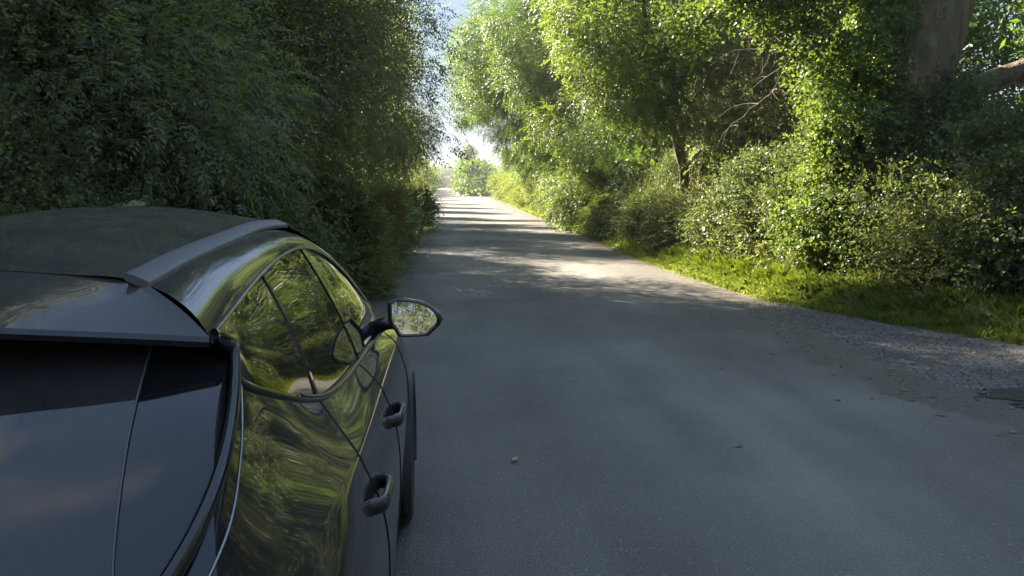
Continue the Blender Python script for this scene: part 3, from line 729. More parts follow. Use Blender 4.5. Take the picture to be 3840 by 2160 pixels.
grass(170000, lambda r, y, n: eg(y) - .06 + np.abs(r.normal(0, .75, n)) - .12 * r.random(n) ** 3, lambda r, n: 6.5 + 17 * r.beta(1.3, 1.6, n), .10, .40, 'bright grass on the right verge', 80)
grass(34000, lambda r, y, n: eg(y) - .05 + np.abs(r.normal(0, .6, n)), lambda r, n: 22 + 70 * r.random(n) ** 1.4, .15, .5, 'far grass along the right road edge', 81, .007)
grass(26000, lambda r, y, n: el(y) + .05 - np.abs(r.normal(0, .6, n)), lambda r, n: 8 + 50 * r.random(n) ** 1.5, .1, .42, 'dull grass along the left road edge', 82)
grass(14000, lambda r, y, n: eg(y) + np.abs(r.normal(0, 1.0, n)), lambda r, n: -8 + 15 * r.random(n), .12, .45, 'grass beyond the gravel outside the frame', 83)
# dry litter along the grass edge
n = 5000; r = R_(84)
y = r.uniform(5, 26, n); x = eg(y) + r.normal(0, .16, n); zz = np.maximum(gz(x, y), 0) + .012
O = np.stack([x, y, zz], -1)
lr_ = R_(85); q = 420; ly = lr_.uniform(4.5, 40, q); lx = np.where(lr_.random(q) < .6, er(ly) - np.abs(lr_.normal(0, .55, q)), np.where(lr_.random(q) < .5, el(ly) + np.abs(lr_.normal(0, .5, q)), lr_.uniform(-.2, 4.4, q)))
Lv = []
for i in range(q):
    a_ = lr_.uniform(0, 2 * pi); u_ = np.array((cos(a_), sin(a_), 0)); v_ = np.array((-sin(a_), cos(a_), 0)); l_ = lr_.uniform(.018, .045)
    p0 = np.array((lx[i], ly[i], .006)); up_ = np.array((0, 0, lr_.uniform(.002, .014)))
    Lv += [p0 - u_ * l_, p0 - v_ * l_ * .5 + up_, p0 + u_ * l_ + up_ * .6, p0 + v_ * l_ * .5 + up_ * .8]
me = np_mesh('fallen_leaves', np.array(Lv), np.arange(4 * q).reshape(q, 4), M['gold'], False, np.repeat(lr_.random(q), 4))
tag(link('fallen_leaves', me), 'dry leaves scattered over the tarmac', kind='stuff')
me = sprig_mesh('litter', O[::4], r.normal(0, 1, (len(O[::4]), 3)) * np.array([1, 1, .1]), np.array([0, 0, 1.0]) + r.normal(0, .3, (len(O[::4]), 3)), 'long', M['gold'], np.full(len(O[::4]), .45), r)
tag(link('leaf_litter', me), 'dry straw and leaf litter along the grass edge', kind='stuff')

# pale fleck added on the open tarmac, given a leaf shape
t = np.linspace(0, pi, 9)
wl = .019 * np.sin(t) ** .8; xl = np.linspace(-.034, .034, 9)
Gf = np.stack([np.stack([xl, q * wl, .006 + .016 * np.abs(q) ** 1.5 + .010 * (xl / .034) ** 2 + .003 * np.sin(9 * xl / .034)], -1) for q in (-1, -.5, 0, .5, 1)], 0)
o = MB().grid(Gf).obj('leaf', principled('pale_fleck', (.42, .34, .27), .7, noise=(70, (.5, .45, .38))), None, True, (.464, 5.63, 0)); o.rotation_euler = (0, 0, .9)
tag(o, 'single pale leaf-shaped fleck added on the tarmac right of the car wheel', 'leaf')
# ------------------------------------------------------------------ car
CX, CY = -1.07, 3.33
def dust_and_glare(name, col, rough, spec, dust_glare, amt):  # grey film, strongest on up-facing faces: dust plus painted-in roof glare
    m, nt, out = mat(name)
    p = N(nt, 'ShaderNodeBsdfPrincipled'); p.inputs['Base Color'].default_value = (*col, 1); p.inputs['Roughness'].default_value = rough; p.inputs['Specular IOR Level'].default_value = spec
    d = N(nt, 'ShaderNodeBsdfDiffuse'); d.inputs['Color'].default_value = (*dust_glare, 1)
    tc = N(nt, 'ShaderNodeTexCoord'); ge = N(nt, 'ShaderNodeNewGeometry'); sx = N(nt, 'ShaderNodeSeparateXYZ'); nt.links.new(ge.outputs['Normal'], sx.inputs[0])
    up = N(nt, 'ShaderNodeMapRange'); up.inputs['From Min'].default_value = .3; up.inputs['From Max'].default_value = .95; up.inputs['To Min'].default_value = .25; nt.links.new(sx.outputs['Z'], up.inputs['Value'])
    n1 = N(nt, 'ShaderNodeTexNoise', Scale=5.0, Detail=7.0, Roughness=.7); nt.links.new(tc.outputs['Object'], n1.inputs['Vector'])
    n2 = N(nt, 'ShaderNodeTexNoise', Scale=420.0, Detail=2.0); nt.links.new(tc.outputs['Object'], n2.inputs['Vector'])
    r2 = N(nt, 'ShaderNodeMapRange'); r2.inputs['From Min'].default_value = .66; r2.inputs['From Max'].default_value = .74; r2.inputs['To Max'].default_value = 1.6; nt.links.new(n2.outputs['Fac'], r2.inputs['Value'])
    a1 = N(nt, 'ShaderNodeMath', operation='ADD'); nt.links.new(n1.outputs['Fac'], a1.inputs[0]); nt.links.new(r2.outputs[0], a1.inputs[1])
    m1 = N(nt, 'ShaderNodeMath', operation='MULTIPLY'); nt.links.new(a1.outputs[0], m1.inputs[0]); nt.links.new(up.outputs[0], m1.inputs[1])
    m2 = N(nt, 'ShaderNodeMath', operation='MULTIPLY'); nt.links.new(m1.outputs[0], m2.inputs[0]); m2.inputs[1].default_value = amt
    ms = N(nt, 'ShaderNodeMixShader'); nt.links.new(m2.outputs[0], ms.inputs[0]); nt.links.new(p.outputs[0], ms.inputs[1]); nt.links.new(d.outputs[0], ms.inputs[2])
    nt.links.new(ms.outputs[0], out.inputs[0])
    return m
M['paint'] = dust_and_glare('black_paint', (.007, .007, .009), .03, .55, (.34, .31, .27), .22)
M['glassblack'] = dust_and_glare('privacy_glass', (.008, .009, .010), .012, .5, (.3, .28, .25), .04)
M['rearglass'] = dust_and_glare('rear_glass', (.010, .010, .012), .03, .5, (.30, .27, .25), .10)
M['trim'] = principled('gloss_black_trim', (.007, .007, .008), .05, spec=.55)
M['dark_chrome'] = principled('dark_chrome', (.22, .22, .23), .2, 1.0)
M['plastic'] = principled('grey_plastic', (.032, .032, .034), .55, spec=.4, bump=(400, .2, .001))
M['rail'] = principled('grey_roof_rail', (.075, .075, .08), .5, spec=.45)
M['rubber'] = principled('tyre_rubber', (.018, .018, .018), .8, bump=(60, .3, .004))
M['alloy'] = principled('dark_alloy', (.09, .09, .095), .28, .9)
M['alloy_cut'] = principled('machined_alloy', (.55, .55, .56), .25, 1.0)
M['mirror'] = principled('mirror_glass', (.52, .55, .58), .01, 1.0)
M['lampred'] = principled('red_lens', (.22, .006, .006), .08, spec=.6, coat=.6)
M['lampclear'] = principled('clear_lens', (.45, .46, .48), .08, spec=.6, coat=.6)
M['void'] = principled('underbody', (.006, .006, .006), .9)

car = empty('parked_car', (CX, CY, 0))
tag(car, 'glossy black car parked at the left of the lane, seen from behind', 'car')

def hermite(P, n, g0='lin', g1='lin'):
    """P (K,...,3): smooth interpolation along axis 0 with n steps per span"""
    P = np.asarray(P, float); K = len(P)
    d = np.linalg.norm(np.diff(P, axis=0), axis=-1).reshape(K - 1, -1).mean(1) + 1e-4
    d = d ** .75
    t = np.concatenate([[0], np.cumsum(d)])
    sl_ = np.diff(P, axis=0) / d.reshape(-1, *[1] * (P.ndim - 1))
    Tn = np.empty_like(P)
    for i in range(1, K - 1): Tn[i] = (sl_[i - 1] * d[i] + sl_[i] * d[i - 1]) / (d[i] + d[i - 1])
    def endt(sl0, Tin, md):
        e = 1.5 * sl0 - .5 * Tin if K > 2 else sl0
        if md == 'mir': e = e.copy(); e[..., 1] = 0; e[..., 2] = 0
        return e
    Tn[0] = endt(sl_[0], Tn[1] if K > 2 else None, g0); Tn[-1] = endt(sl_[-1], Tn[-2] if K > 2 else None, g1)
    out = []
    for i in range(K - 1):
        for q in range(n):
            s_ = q / n; h = d[i]
            out.append(P[i] * (2 * s_**3 - 3 * s_**2 + 1) + Tn[i] * h * (s_**3 - 2 * s_**2 + s_) + P[i + 1] * (-2 * s_**3 + 3 * s_**2) + Tn[i + 1] * h * (s_**3 - s_**2))
    out.append(P[-1])
    return np.array(out)

def surf(G, nu, nv, g0='lin', g1='lin', h0='lin', h1='lin'):
    """G[u][v] control points -> dense sheet"""
    A = hermite(np.asarray(G, float), nu, g0, g1)
    B = hermite(np.swapaxes(A, 0, 1), nv, h0, h1)
    return np.swapaxes(B, 0, 1)

loc = lambda A: np.asarray(A, float) - np.array([0, CY, 0])
mirx = lambda A: np.asarray(A, float) * np.array([-1, 1, 1])
parts_mb = {}
def part(name, side=''):
    return parts_mb.setdefault((name, side), MB())
def both(name, A, split=False, flip=False):
    """adds a right-hand sheet and its mirror; split -> two parts"""
    A = loc(A)
    part(name, 'R' if split else '').grid(A, flip=flip)
    part(name, 'L' if split else '').grid(mirx(A), flip=not flip)

BW = [.84, .905, .92, .926, .905]; BZ = [.22, .40, .60, .78, .90]
# stations: (rows 0-4 w, rows 0-4 y, crease(w,y,z), haunch, belt)
def rows(w, y, z=BZ): return [(a, b_, c_) for a, b_, c_ in zip(w, y, z)]
k = lambda f: [f * q for q in (.84, .91, .925, .928, .905)]
ST = [
 (rows([0]*5, [1.22,1.14,1.12,1.15,1.165]), (0,1.18,.99), None, None),
 (rows([.45]*5, [1.24,1.16,1.14,1.165,1.18]), (.45,1.20,.99), None, None),
 (rows([.74,.80,.815,.815,.80], [1.40,1.33,1.30,1.29,1.31]), (.755,1.33,1.0), (.681,1.60,1.244), (.655,1.86,1.38)),
 (rows([.82,.885,.90,.905,.885], [1.52]*5), (.80,1.55,1.0), (.715,1.72,1.20), (.645,1.93,1.335)),
 (rows([.84,.905,.922,.925,.895], [1.75]*5), (.82,1.78,1.01), (.735,1.90,1.18), (.65,2.0,1.30)),
 (rows(k(1), [2.0]*5), (.84,2.02,1.02), (.765,2.08,1.14), (.69,2.16,1.245)),
 (rows(k(1), [2.3,2.28,2.25,2.2,2.17]), (.852,2.16,1.02), (.785,2.24,1.115), (.71,2.30,1.205)),
 (rows(k(1), [2.64,2.64,2.58,2.46,2.37]), (.857,2.33,1.02), (.80,2.42,1.085), (.732,2.55,1.135)),
 (rows(k(1), [2.95,2.95,2.93,2.89,2.87]), (.860,2.85,1.005), (.815,2.82,1.06), (.755,2.80,1.10)),
 (rows(k(1), [3.33]*5), (.862,3.33,1.0), (.825,3.33,1.055), (.78,3.30,1.105)),
 (rows(k(1), [3.8]*5), (.864,3.8,.995), (.832,3.8,1.045), (.79,3.8,1.08)),
 (rows(k(1), [4.1]*5), (.865,4.1,.99), (.836,4.1,1.035), (.795,4.1,1.065)),
 (rows(k(1), [4.3,4.3,4.33,4.36,4.36]), (.866,4.36,.985), (.838,4.36,1.025), (.795,4.36,1.05)),
 (rows(k(1), [4.66]*5), (.868,4.66,.975), (.84,4.66,1.005), (.79,4.66,1.02)),
 (rows([.84,.90,.915,.915,.89], [5.0]*5), (.85,5.0,.955), (.825,5.0,.985), (.78,5.0,.995)),
 (rows([.80,.86,.87,.865,.84], [5.3]*5, [.22,.40,.58,.75,.86]), (.79,5.27,.92), (.77,5.25,.94), (.73,5.23,.945)),
 (rows([.62,.70,.71,.70,.67], [5.42,5.5,5.52,5.5,5.46], [.24,.40,.57,.73,.83]), (.63,5.42,.89), (.62,5.40,.90), (.60,5.38,.90)),
 (rows([.35]*5, [5.52,5.60,5.63,5.62,5.58], [.25,.40,.57,.73,.83]), (.35,5.54,.885), (.35,5.53,.89), (.35,5.50,.893)),
 (rows([0]*5, [5.54,5.62,5.66,5.65,5.60], [.25,.40,.57,.73,.83]), (0,5.56,.885), (0,5.55,.89), (0,5.52,.893)),
]
NU = 10; NV = 8
A1 = surf([s_[0] + [s_[1]] for s_ in ST], NU, NV, 'mir', 'mir')
def quad3(G, nu, nv, g0='lin', g1='lin'):
    A = hermite(np.asarray(G, float), nu, g0, g1)      # U,3,3
    v = np.linspace(0, 1, 2 * nv + 1)[None, :, None]
    return A[:, None, 0] * (2 * (v - .5) * (v - 1)) + A[:, None, 1] * (-4 * v * (v - 1)) + A[:, None, 2] * (2 * v * (v - .5))
def flat3(c_, h_, b_, wt_=1.0):
    c_, h_, b_ = map(np.array, (c_, h_, b_)); m_ = (c_ + b_) / 2 + np.array((.0016, 0, .0012))
    return c_, h_ + (m_ - h_) * np.array((1, 0, 1)) * wt_, b_
ST = [(s_[0], s_[1], s_[2], s_[3]) if s_[2] is None or s_[3][1] > 4.9 or s_[3][1] < 1.9 else (s_[0], *flat3(*s_[1:])) for s_ in ST]
A2 = quad3([[s_[1], s_[2], s_[3]] for s_ in ST[2:]], NU, NV, 'lin', 'mir')
def fair(A, i0, i1, it):
    A = A.copy(); n_ = len(A)
    wt = np.clip(np.minimum((np.arange(n_) - i0) / 12.0, (i1 - np.arange(n_)) / 12.0), 0, 1).reshape(-1, *[1] * (A.ndim - 1))
    for _ in range(it):
        B = A.copy(); B[1:-1] = (A[:-2] + 2 * A[1:-1] + A[2:]) / 4
        A = A + (B - A) * wt
    return A
A1 = fair(A1, 2 * NU, 15 * NU, 110)
T1 = np.swapaxes(A1, 0, 1)
for _ in range(40):
    T1 = T1.copy(); T1[NV + 1:-1] = (T1[NV:-2] + 2 * T1[NV + 1:-1] + T1[NV + 2:]) / 4
A1 = np.swapaxes(T1, 0, 1); A2 = fair(A2, 0, 13 * NU, 110)
A2[:, 0] = A1[2 * NU:, -1]
Belt = A2[:, -1]                                   # dense belt line from station 2 on
AX = [(2.0, .345), (4.66, .345)]
def emit_side(A, u_off, vcl, name_fn, holes):
    U, W_ = A.shape[:2]
    for i in range(U - 1):
        st = i // NU + u_off
        for j in range(W_ - 1):
            q = [A[i, j], A[i + 1, j], A[i + 1, j + 1], A[i, j + 1]]
            c = np.mean(q, axis=0)
            if holes and c[0] > .5 and any((c[1] - a) ** 2 + (c[2] - z_) ** 2 < .40 ** 2 for a, z_ in AX): continue
            nm, sp_ = name_fn(st, j)
            L_ = loc(q)
            part(nm, 'R' if sp_ else '').add(L_, [(0, 1, 2, 3)])
            part(nm, 'L' if sp_ else '').add(mirx(L_), [(3, 2, 1, 0)])
def nf(st, j, upper=False):
    if not upper and j < NV: return ('bumper_cladding', False)
    if st < 2: return ('tailgate', False) if not upper and j >= NV * 2 else ('rear_bumper', False)
    if 7 <= st < 9: return ('rear_door', True)
    if 9 <= st < 12: return ('front_door', True)
    if st >= 15: return ('front_bumper', False)
    return ('rear_quarter', True) if st < 7 else ('front_wing', True)
emit_side(A1, 0, None, lambda s_, j: nf(s_, j), True)
emit_side(A2, 2, None, lambda s_, j: nf(s_, j, True), False)

# greenhouse side: rows b (belt) t (top of glass) r (roof edge)
GS = [
 ((.655,1.86,1.38), (.629,1.82,1.434), (.495,1.90,1.526)),
 ((.645,1.93,1.335), (.618,1.96,1.438), (.492,2.0,1.530)),
 ((.65,2.0,1.30), (.608,2.08,1.442), (.490,2.12,1.537)),
 ((.69,2.16,1.245), (.597,2.22,1.448), (.487,2.25,1.543)),
 ((.71,2.30,1.205), (.589,2.34,1.455), (.485,2.38,1.548)),
 ((.732,2.55,1.135), (.577,2.64,1.478), (.480,2.66,1.556)),
 ((.755,2.80,1.10), (.573,2.90,1.497), (.477,2.90,1.562)),
 ((.78,3.30,1.105), (.575,3.33,1.510), (.475,3.33,1.571)),
 ((.79,3.80,1.08), (.590,3.72,1.478), (.500,3.62,1.565)),
 ((.795,4.10,1.065), (.655,4.10,1.355), (.600,4.0,1.44)),
 ((.795,4.36,1.05), (.713,4.36,1.195), (.675,4.30,1.28)),
 ((.79,4.66,1.02), (.787,4.67,1.024), (.768,4.70,1.03)),
]
GB = []
for b_, t_, r_ in GS:
    b_, t_, r_ = map(np.array, (b_, t_, r_))
    m_ = (b_ + t_) / 2; m_[0] += .014
    q_ = (t_ + r_) / 2; q_[0] += .012; q_[2] += .010
    GB.append([b_, m_, t_, q_, r_])
GA = fair(np.concatenate([quad3([g_[:3] for g_ in GB], NU, 4), quad3([g_[2:] for g_ in GB], NU, 4)[:, 1:]], 1), 0, 11 * NU, 110)
GA[:, 0] = Belt[:len(GA)]
names = {0: 'quarter_window', 1: 'quarter_window', 2: 'quarter_window', 3: 'quarter_window', 4: 'quarter_window', 5: 'rear_window', 6: 'rear_window', 7: 'front_window', 8: 'front_window', 9: 'front_window', 10: 'front_window'}
for st in range(11):
    sl2 = GA[st * NU:(st + 1) * NU + 1]
    both('side_window', sl2[:, :9], True) if False else both(names[st] if names[st] != 'rear_window' else 'rear_door_window', sl2[:, :9], True)
    both('roof_side', sl2[:, 8:], True)

# roof, full width
rc = [(1.97,1.556), (1.98,1.562), (2.08,1.574), (2.22,1.588), (2.36,1.602), (2.66,1.628), (2.95,1.645), (3.42,1.645), (3.84,1.605)]
RG = []
for i, (yc, zc) in enumerate(rc):
    wr, yr, zr = GS[i][2]
    pts = []
    for f in (1, .9, .66, .33, 0):
        h = 1 - f ** 2.6
        pts.append((wr * f, yr + (yc - yr) * (1 - f * f), zr + (zc - zr) * h + (.006 if f == .9 else 0)))
    RG.append(pts)
RS = surf([[(-p_[0], p_[1], p_[2]) for p_ in q][:-1] + q[::-1] for q in RG], 6, 5)
part('roof').grid(loc(RS), flip=False)
RIGHT = -1
# windscreen
WG = []
for i, (yc, zc) in zip((8, 9, 10, 11), [(3.84,1.605), (4.2,1.46), (4.52,1.27), (4.86,1.05)]):
    wr, yr, zr = GS[i][2]
    WG.append([(wr * f, yr + (yc - yr) * (1 - f * f), zr + (zc - zr) * (1 - f ** 2)) for f in (-1, -.6, 0, .6, 1)])
part('windscreen').grid(loc(surf(WG, 6, 5)))
# bonnet
HG = []
hb = [(.79,4.66,1.02), ST[13][3], ST[14][3], ST[15][3], ST[16][3], (.35,5.50,.893)]
hc = [(4.86,1.05), (4.98,1.052), (5.2,1.03), (5.36,.985), (5.46,.935), (5.52,.90)]
for (wr, yr, zr), (yc, zc) in zip(hb, hc):
    HG.append([(wr * f, yr + (yc - yr) * (1 - f * f), zr + (zc - zr) * (1 - abs(f) ** 2.4)) for f in (-1, -.6, 0, .6, 1)])
part('bonnet').grid(loc(surf(HG, 6, 5)))

# rear spoiler
SW = [[(.495,1.90,1.526), (.345,1.945,1.545), (0,1.97,1.556)],
      [(.565,1.862,1.484), (.40,1.862,1.506), (0,1.862,1.524)],
      [(.629,1.82,1.434), (.454,1.775,1.453), (0,1.735,1.478)]]
full = lambda q: [(-p_[0], p_[1], p_[2]) for p_ in q][:-1] + q[::-1]
part('rear_spoiler').grid(loc(surf([full(q) for q in SW], 6, 8)), flip=True)
TE = hermite(np.array(full(SW[2])), 8)
lip = [TE, TE + (0, -.004, -.010), TE + (0, .004, -.022), TE + (0, .13, -.04)]
part('rear_spoiler').grid(loc(np.array(lip)), flip=True)
# tailgate glass and pillars beside it
CG = [[(0,1.90,1.425), (.30,1.90,1.420), (.40,1.895,1.416), (.50,1.89,1.408), (.655,1.86,1.38)],
      [(0,1.55,1.245), (.30,1.56,1.245), (.43,1.575,1.244), (.535,1.585,1.243), (.681,1.60,1.244)],
      [(0,1.27,1.07), (.30,1.285,1.07), (.47,1.315,1.074), (.59,1.355,1.083), (.70,1.42,1.10)],
      [(0,1.18,.99), (.30,1.19,.99), (.5,1.22,.992), (.64,1.27,.996), (.755,1.33,1.0)]]
CA = surf([[ (-p_[0], p_[1], p_[2]) for p_ in q[::-1]][:-1] + q for q in CG], 8, 6)
edge = A2[0][::-1]; tz = np.linspace(0, 1, len(edge)); cz = np.linspace(0, 1, len(CA))
for sd, sg in ((-1, 1), (0, -1)):
    tgt = np.stack([np.interp(cz, tz, edge[:, q]) for q in range(3)], -1) * np.array([sg, 1, 1])
    dl = tgt - CA[:, sd]
    for q in range(7):
        CA[:, (-1 - q) if sd == -1 else q] += dl * (1 - q / 6.0)
seam = 6
gl = CA[:17, seam:-seam]
part('tailgate_window').grid(loc(gl) + (0, -.002, .002), flip=True)
part('tailgate').grid(loc(CA[16:, seam:-seam]), flip=True)
for sd, sl3 in (('R', slice(-seam - 1, None)), ('L', slice(0, seam + 1))):
    part('rear_pillar', sd).grid(loc(CA[:20, sl3]), flip=True)
    part('tail_lamp', sd).grid(loc(CA[19:, sl3]), flip=True)
# underbody and wheel wells
ub = part('underbody')
ub.box((0, 3.33 - CY, .23), (1.5, 4.1, .02))
ub.box((0, 3.33 - CY, .55), (1.06, 4.0, .62))
for a, z_ in AX:
    for sd in (-1, 1):
        t = np.linspace(-.5, pi + .5, 24)
        Aw = np.stack([np.stack([np.full_like(t, sd * q), a - CY + .405 * np.cos(t), z_ + .405 * np.sin(t)], -1) for q in (.52, .70, .915)], 0)
        ub.grid(Aw); ub.grid(Aw, flip=True)

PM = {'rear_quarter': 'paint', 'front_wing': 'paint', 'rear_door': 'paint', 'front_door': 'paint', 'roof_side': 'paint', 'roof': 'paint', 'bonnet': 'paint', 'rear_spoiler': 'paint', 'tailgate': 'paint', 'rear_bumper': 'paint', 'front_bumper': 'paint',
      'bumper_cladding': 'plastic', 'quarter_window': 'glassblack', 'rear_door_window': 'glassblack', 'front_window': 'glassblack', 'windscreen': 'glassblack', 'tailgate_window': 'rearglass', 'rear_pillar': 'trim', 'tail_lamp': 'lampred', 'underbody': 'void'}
OBJ = {}
import bmesh
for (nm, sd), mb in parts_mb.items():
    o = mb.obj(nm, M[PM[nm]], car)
    bm = bmesh.new(); bm.from_mesh(o.data)
    bmesh.ops.remove_doubles(bm, verts=bm.verts, dist=.0006)
    if nm != 'underbody': bmesh.ops.recalc_face_normals(bm, faces=bm.faces)
    bm.to_mesh(o.data); bm.free()
    o.data.polygons.foreach_set('use_smooth', [True] * len(o.data.polygons))
    if nm in ('rear_spoiler', 'rear_quarter', 'front_wing', 'front_door', 'rear_door'): o.data.set_sharp_from_angle(angle=radians(24))
    OBJ[nm, sd] = o
DOOR = {sd: (OBJ['front_door', sd], OBJ['rear_door', sd]) for sd in 'LR'}

def sided(name, pts, r_, m_, parents=None, seg=8, sx=1, sz=1, off=(0, 0, 0)):
    P = loc(pts) + np.array(off)
    for sd, Q in (('R', P), ('L', mirx(P))):
        MB().tube(Q, r_, seg, sx, sz).obj(name, M[m_], parents[sd] if parents else car)
# belt trim, upper trim
sided('belt_trim', np.concatenate([Belt[:0], GA[10:, 0]]), .011, 'trim', off=(.004, 0, -.006))
sided('belt_moulding', GA[4 * NU:, 0], .0045, 'dark_chrome', off=(.013, 0, .004))
sided('window_trim', GA[2:, 8], .0055, 'dark_chrome', off=(.004, 0, .003))
# pillars between the panes
def strip(name, pts, w_, m_):
    pts = np.array(pts)
    T = np.gradient(pts, axis=0); T /= np.linalg.norm(T, axis=1)[:, None]
    yv = np.array([0, 1.0, 0]); n_ = np.cross(yv, T); n_ /= np.linalg.norm(n_, axis=1)[:, None]
    n_ *= np.sign(n_[:, :1])
    s_ = np.cross(T, n_)
    P0 = pts + n_ * .004
    ring = np.stack([P0 - s_ * w_ - n_ * .006, P0 - s_ * w_, P0 + s_ * w_, P0 + s_ * w_ - n_ * .006], 1)
    for sd in 'RL':
        Q = loc(ring); Q = Q if sd == 'R' else mirx(Q)
        MB().grid(Q).obj(name, M[m_], car, sharp=40)
strip('door_pillar', GA[7 * NU + 2, :9], .030, 'trim')
strip('window_divider', GA[5 * NU, :9], .013, 'trim')
# shut lines
def shut(cols, parent_key, w_=.0028):
    for (A, u) in cols: pass
def seam_line(pts, par):
    P = loc(pts)
    for sd in 'RL':
        MB().tube(P if sd == 'R' else mirx(P), w0, 6).obj('door_seal', M['void'], par[sd])
w0 = .0032
for u1, which in ((7, 1), (9, 1), (12, 0)):
    colp = np.concatenate([A1[u1 * NU, NV:], A2[(u1 - 2) * NU, 1:]])
    seam_line(colp, {sd: DOOR[sd][which] for sd in 'RL'})
# roof rail
gl2 = hermite(np.array([GS[i][2] for i in range(0, 9)]), 6)
Rr = gl2 + np.array([-.024, 0, .010])
t_ = np.linspace(0, 2 * pi, 16, endpoint=False)
prof = np.stack([.027 * np.sign(np.cos(t_)) * np.abs(np.cos(t_)) ** .5, .009 * np.sign(np.sin(t_)) * np.abs(np.sin(t_)) ** .6], -1)
rl = np.stack([Rr + np.array([a * .93, 0, b_ - a * .38]) for a, b_ in prof], 1)
for sd in 'RL':
    Q = loc(rl); Q = Q if sd == 'R' else mirx(Q)
    MB().grid(Q, closed_v=True).add(Q[0], [list(range(16))]).add(Q[-1], [list(range(16))]).obj('roof_rail', M['rail'], car, sharp=50)
# spoiler side blade running round the rear corner
bl = hermite(np.array([(.632,1.835,1.430), (.656,1.885,1.398), (.668,1.845,1.352), (.690,1.62,1.236), (.676,1.46,1.165), (.655,1.37,1.125)]), 8)
for sd in 'RL':
    Q = loc(bl); Q = Q if sd == 'R' else mirx(Q)
    MB().tube(Q, .013, 10, 1.0, 1.5).obj('corner_blade', M['trim'], car)
sided('pillar_seam', hermite(np.array([(.648,1.97,1.312), (.70,1.70,1.225), (.715,1.52,1.155), (.70,1.42,1.105)]), 8), .003, 'dark_chrome', off=(.006, 0, .006))
sided('glass_seam', CA[:17, -seam - 1], .0022, 'rail', off=(0, -.002, .003))
# door handles
def handle(y0, z0, w_, par):
    pts = hermite(np.array([(w_ - .03, y0 - .115, z0), (w_ + .018, y0 - .10, z0 + .002), (w_ + .030, y0 - .03, z0 + .004), (w_ + .030, y0 + .05, z0 + .004), (w_ + .018, y0 + .10, z0), (w_ - .03, y0 + .115, z0)]), 6)
    n_ = len(pts)
    for sd in 'RL':
        Q = loc(pts); Q = Q if sd == 'R' else mirx(Q)
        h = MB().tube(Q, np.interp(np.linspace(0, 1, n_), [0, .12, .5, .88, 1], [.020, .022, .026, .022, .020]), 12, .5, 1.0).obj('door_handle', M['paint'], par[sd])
handle(2.44, .905, .902, {sd: DOOR[sd][1] for sd in 'RL'})
handle(3.34, .895, .905, {sd: DOOR[sd][0] for sd in 'RL'})
# wing mirrors
Zc = np.array([(500,262),(560,228),(610,214),(740,226),(880,250),(960,284),(1040,330),(1095,380),(1135,425),(1155,470),(1142,510),(1120,545),(1050,612),(985,672),(900,680),(760,682),(640,680),(605,650),(580,600),(530,540),(503,490)], float)
Gc = np.array([(545,280),(575,258),(615,250),(745,264),(870,288),(945,318),(1012,356),(1055,398),(1082,438),(1092,470),(1085,505),(1070,535),(1012,592),(955,640),(880,650),(760,652),(662,650),(640,628),(612,580),(570,520),(549,470)], float)
sc_ = .000372
tox = lambda P: np.stack([.956 + (P[:, 0] - 800) * sc_, np.zeros(len(P)), 1.128 - (P[:, 1] - 460) * sc_], -1)
Zo, Go = tox(Zc), tox(Gc)
MY = 4.15
cen = Zo.mean(0)
tilt = lambda P, y: P + np.stack([0 * P[:, 0], y + (P[:, 0] - .956) * .05 + (P[:, 2] - 1.128) * .07, 0 * P[:, 0]], -1)
for sd in 'RL':
    f_ = (lambda Q: loc(Q)) if sd == 'R' else (lambda Q: mirx(loc(Q)))
    rings = [tilt(Go + (cen - Go) * .02, MY + .006), tilt(Go, MY - .004), tilt(Go + (Zo - Go) * .35, MY - .012), tilt(Zo, MY - .004), tilt(Zo + (Zo - cen) * .015, MY + .02), tilt(cen + (Zo - cen) * .97, MY + .055), tilt(cen + (Zo - cen) * .80, MY + .095), tilt(cen + (Zo - cen) * .45, MY + .118), tilt(cen + (Zo - cen) * .02, MY + .124)]
    mb = MB().grid(f_(np.array(rings)), closed_v=True)
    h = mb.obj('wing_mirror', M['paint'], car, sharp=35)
    bm = bmesh.new(); bm.from_mesh(h.data); bmesh.ops.recalc_face_normals(bm, faces=bm.faces); bm.to_mesh(h.data); bm.free()
    gm = MB(); gm.add(f_(tilt(Go + (cen - Go) * .015, MY + .002)), [list(range(len(Go)))]); gm.obj('mirror_glass', M['mirror'], h, False)
    ap = hermite(np.array([(.775, 4.27, 1.06), (.80, 4.21, 1.085), (.84, 4.19, 1.10), (.885, 4.19, 1.095)]), 5)
    MB().tube(f_(ap), np.linspace(.045, .028, len(ap)), 12, 1.0, .85).obj('mirror_arm', M['trim'], h)
    MB().add(f_([( .798, 4.12, 1.062), (.80, 4.50, 1.045), (.722, 4.40, 1.19), (.694, 4.28, 1.245)]), [(0, 1, 2, 3), (3, 2, 1, 0)]).obj('mirror_mount', M['trim'], car, False)
# wheel arches
for a, z_ in AX:
    t = np.linspace(-.45, pi + .45, 40)
    for sd in 'RL':
        sg = 1 if sd == 'R' else -1
        pr = [(.372, .905), (.374, .936), (.384, .944), (.425, .942), (.437, .936), (.44, .90)]
        wv = lambda w_: w_ - .03 * np.clip((np.sin(t) * .4 + z_ - .62) / .2, 0, 1) * 0
        Aw = np.stack([np.stack([sg * wv(np.full_like(t, w_)), a - CY + r_ * np.cos(t), z_ + r_ * np.sin(t)], -1) for r_, w_ in pr], 1)
        Aw = Aw[Aw[:, 0, 2] > .2]
        MB().grid(Aw, flip=sg > 0).obj('wheel_arch', M['plastic'], car, sharp=50)
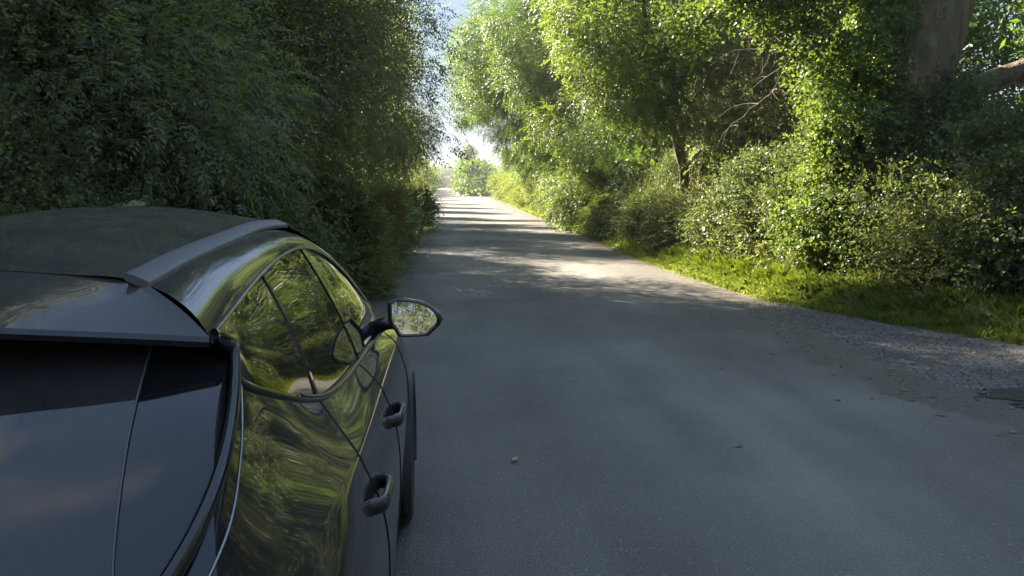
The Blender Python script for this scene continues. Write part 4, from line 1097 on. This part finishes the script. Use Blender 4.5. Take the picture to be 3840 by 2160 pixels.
# wheels
def wheel(y, sg):
    root = empty('wheel'); root.parent = car; root.location = (sg * .815, y - CY, .345)
    root.rotation_euler = (0, 0, 0 if sg > 0 else pi)
    t = np.linspace(0, 2 * pi, 56, endpoint=False)
    pr = [(-.11, .235), (-.115, .29), (-.10, .333), (-.06, .345), (.06, .345), (.10, .335), (.118, .30), (.116, .262), (.105, .240)]
    lat = lambda P: np.stack([np.stack([np.full_like(t, x), r_ * np.cos(t), r_ * np.sin(t)], -1) for x, r_ in P], 0)
    MB().grid(lat(pr), closed_v=True).obj('tyre', M['rubber'], root)
    rim = MB().grid(lat([(.106, .243), (.112, .236), (.104, .226), (.05, .215), (-.1, .215)]), closed_v=True)
    rim.grid(lat([(.045, .0005), (.045, .075), (.02, .08), (.02, .2155)]), closed_v=True)
    rim.obj('rim', M['alloy'], root, sharp=40)
    sp_ = MB()
    for k_ in range(5):
        for s2 in (-1, 1):
            a0 = 2 * pi * k_ / 5; a1 = a0 + s2 * .20
            p0 = np.array((.055, .055 * cos(a0 + s2 * .5), .055 * sin(a0 + s2 * .5))); p1 = np.array((.092, .228 * cos(a1), .228 * sin(a1)))
            sp_.tube([p0, p0 * .5 + p1 * .5 + (.012, 0, 0), p1], [.022, .017, .015], 6)
    sp_.obj('spokes', M['alloy_cut'], root, sharp=40)
    MB().tube([(.03, 0, 0), (.07, 0, 0), (.075, 0, 0)], [.04, .036, .001], 16).obj('hub_cap', M['trim'], root)
for y in (2.0, 4.66):
    for sg in (1, -1): wheel(y, sg)
# lamps and grille at the front (hidden here, real from elsewhere)
for sd in 'RL':
    P = A1[15 * NU + 3:16 * NU + 6, 3 * NV + 1:4 * NV + 1]
    Q = P + np.array([.004, .006, 0]); Q = loc(Q); Q = Q if sd == 'R' else mirx(Q)
    MB().grid(Q, flip=sd == 'L').obj('headlight', M['lampclear'], car)
P = A1[17 * NU - 6:, 2 * NV:3 * NV + 1] + np.array([0, .008, 0])
gm = MB().grid(loc(P)); gm.grid(mirx(loc(P)), flip=True); gm.obj('grille', M['trim'], car)

# ------------------------------------------------------------------ air
m, nt, out = mat('haze_air')
pv = N(nt, 'ShaderNodeVolumePrincipled'); pv.inputs['Density'].default_value = HAZE
pv.inputs['Color'].default_value = (.95, .93, .88, 1); pv.inputs['Anisotropy'].default_value = .72
nt.links.new(pv.outputs[0], out.inputs['Volume'])
o = MB().box((0, 300, 6.2), (1840, 1840, 16.4)).obj('haze', m, None, False); tag(o, 'thin sunlit haze over the lane', kind='stuff')
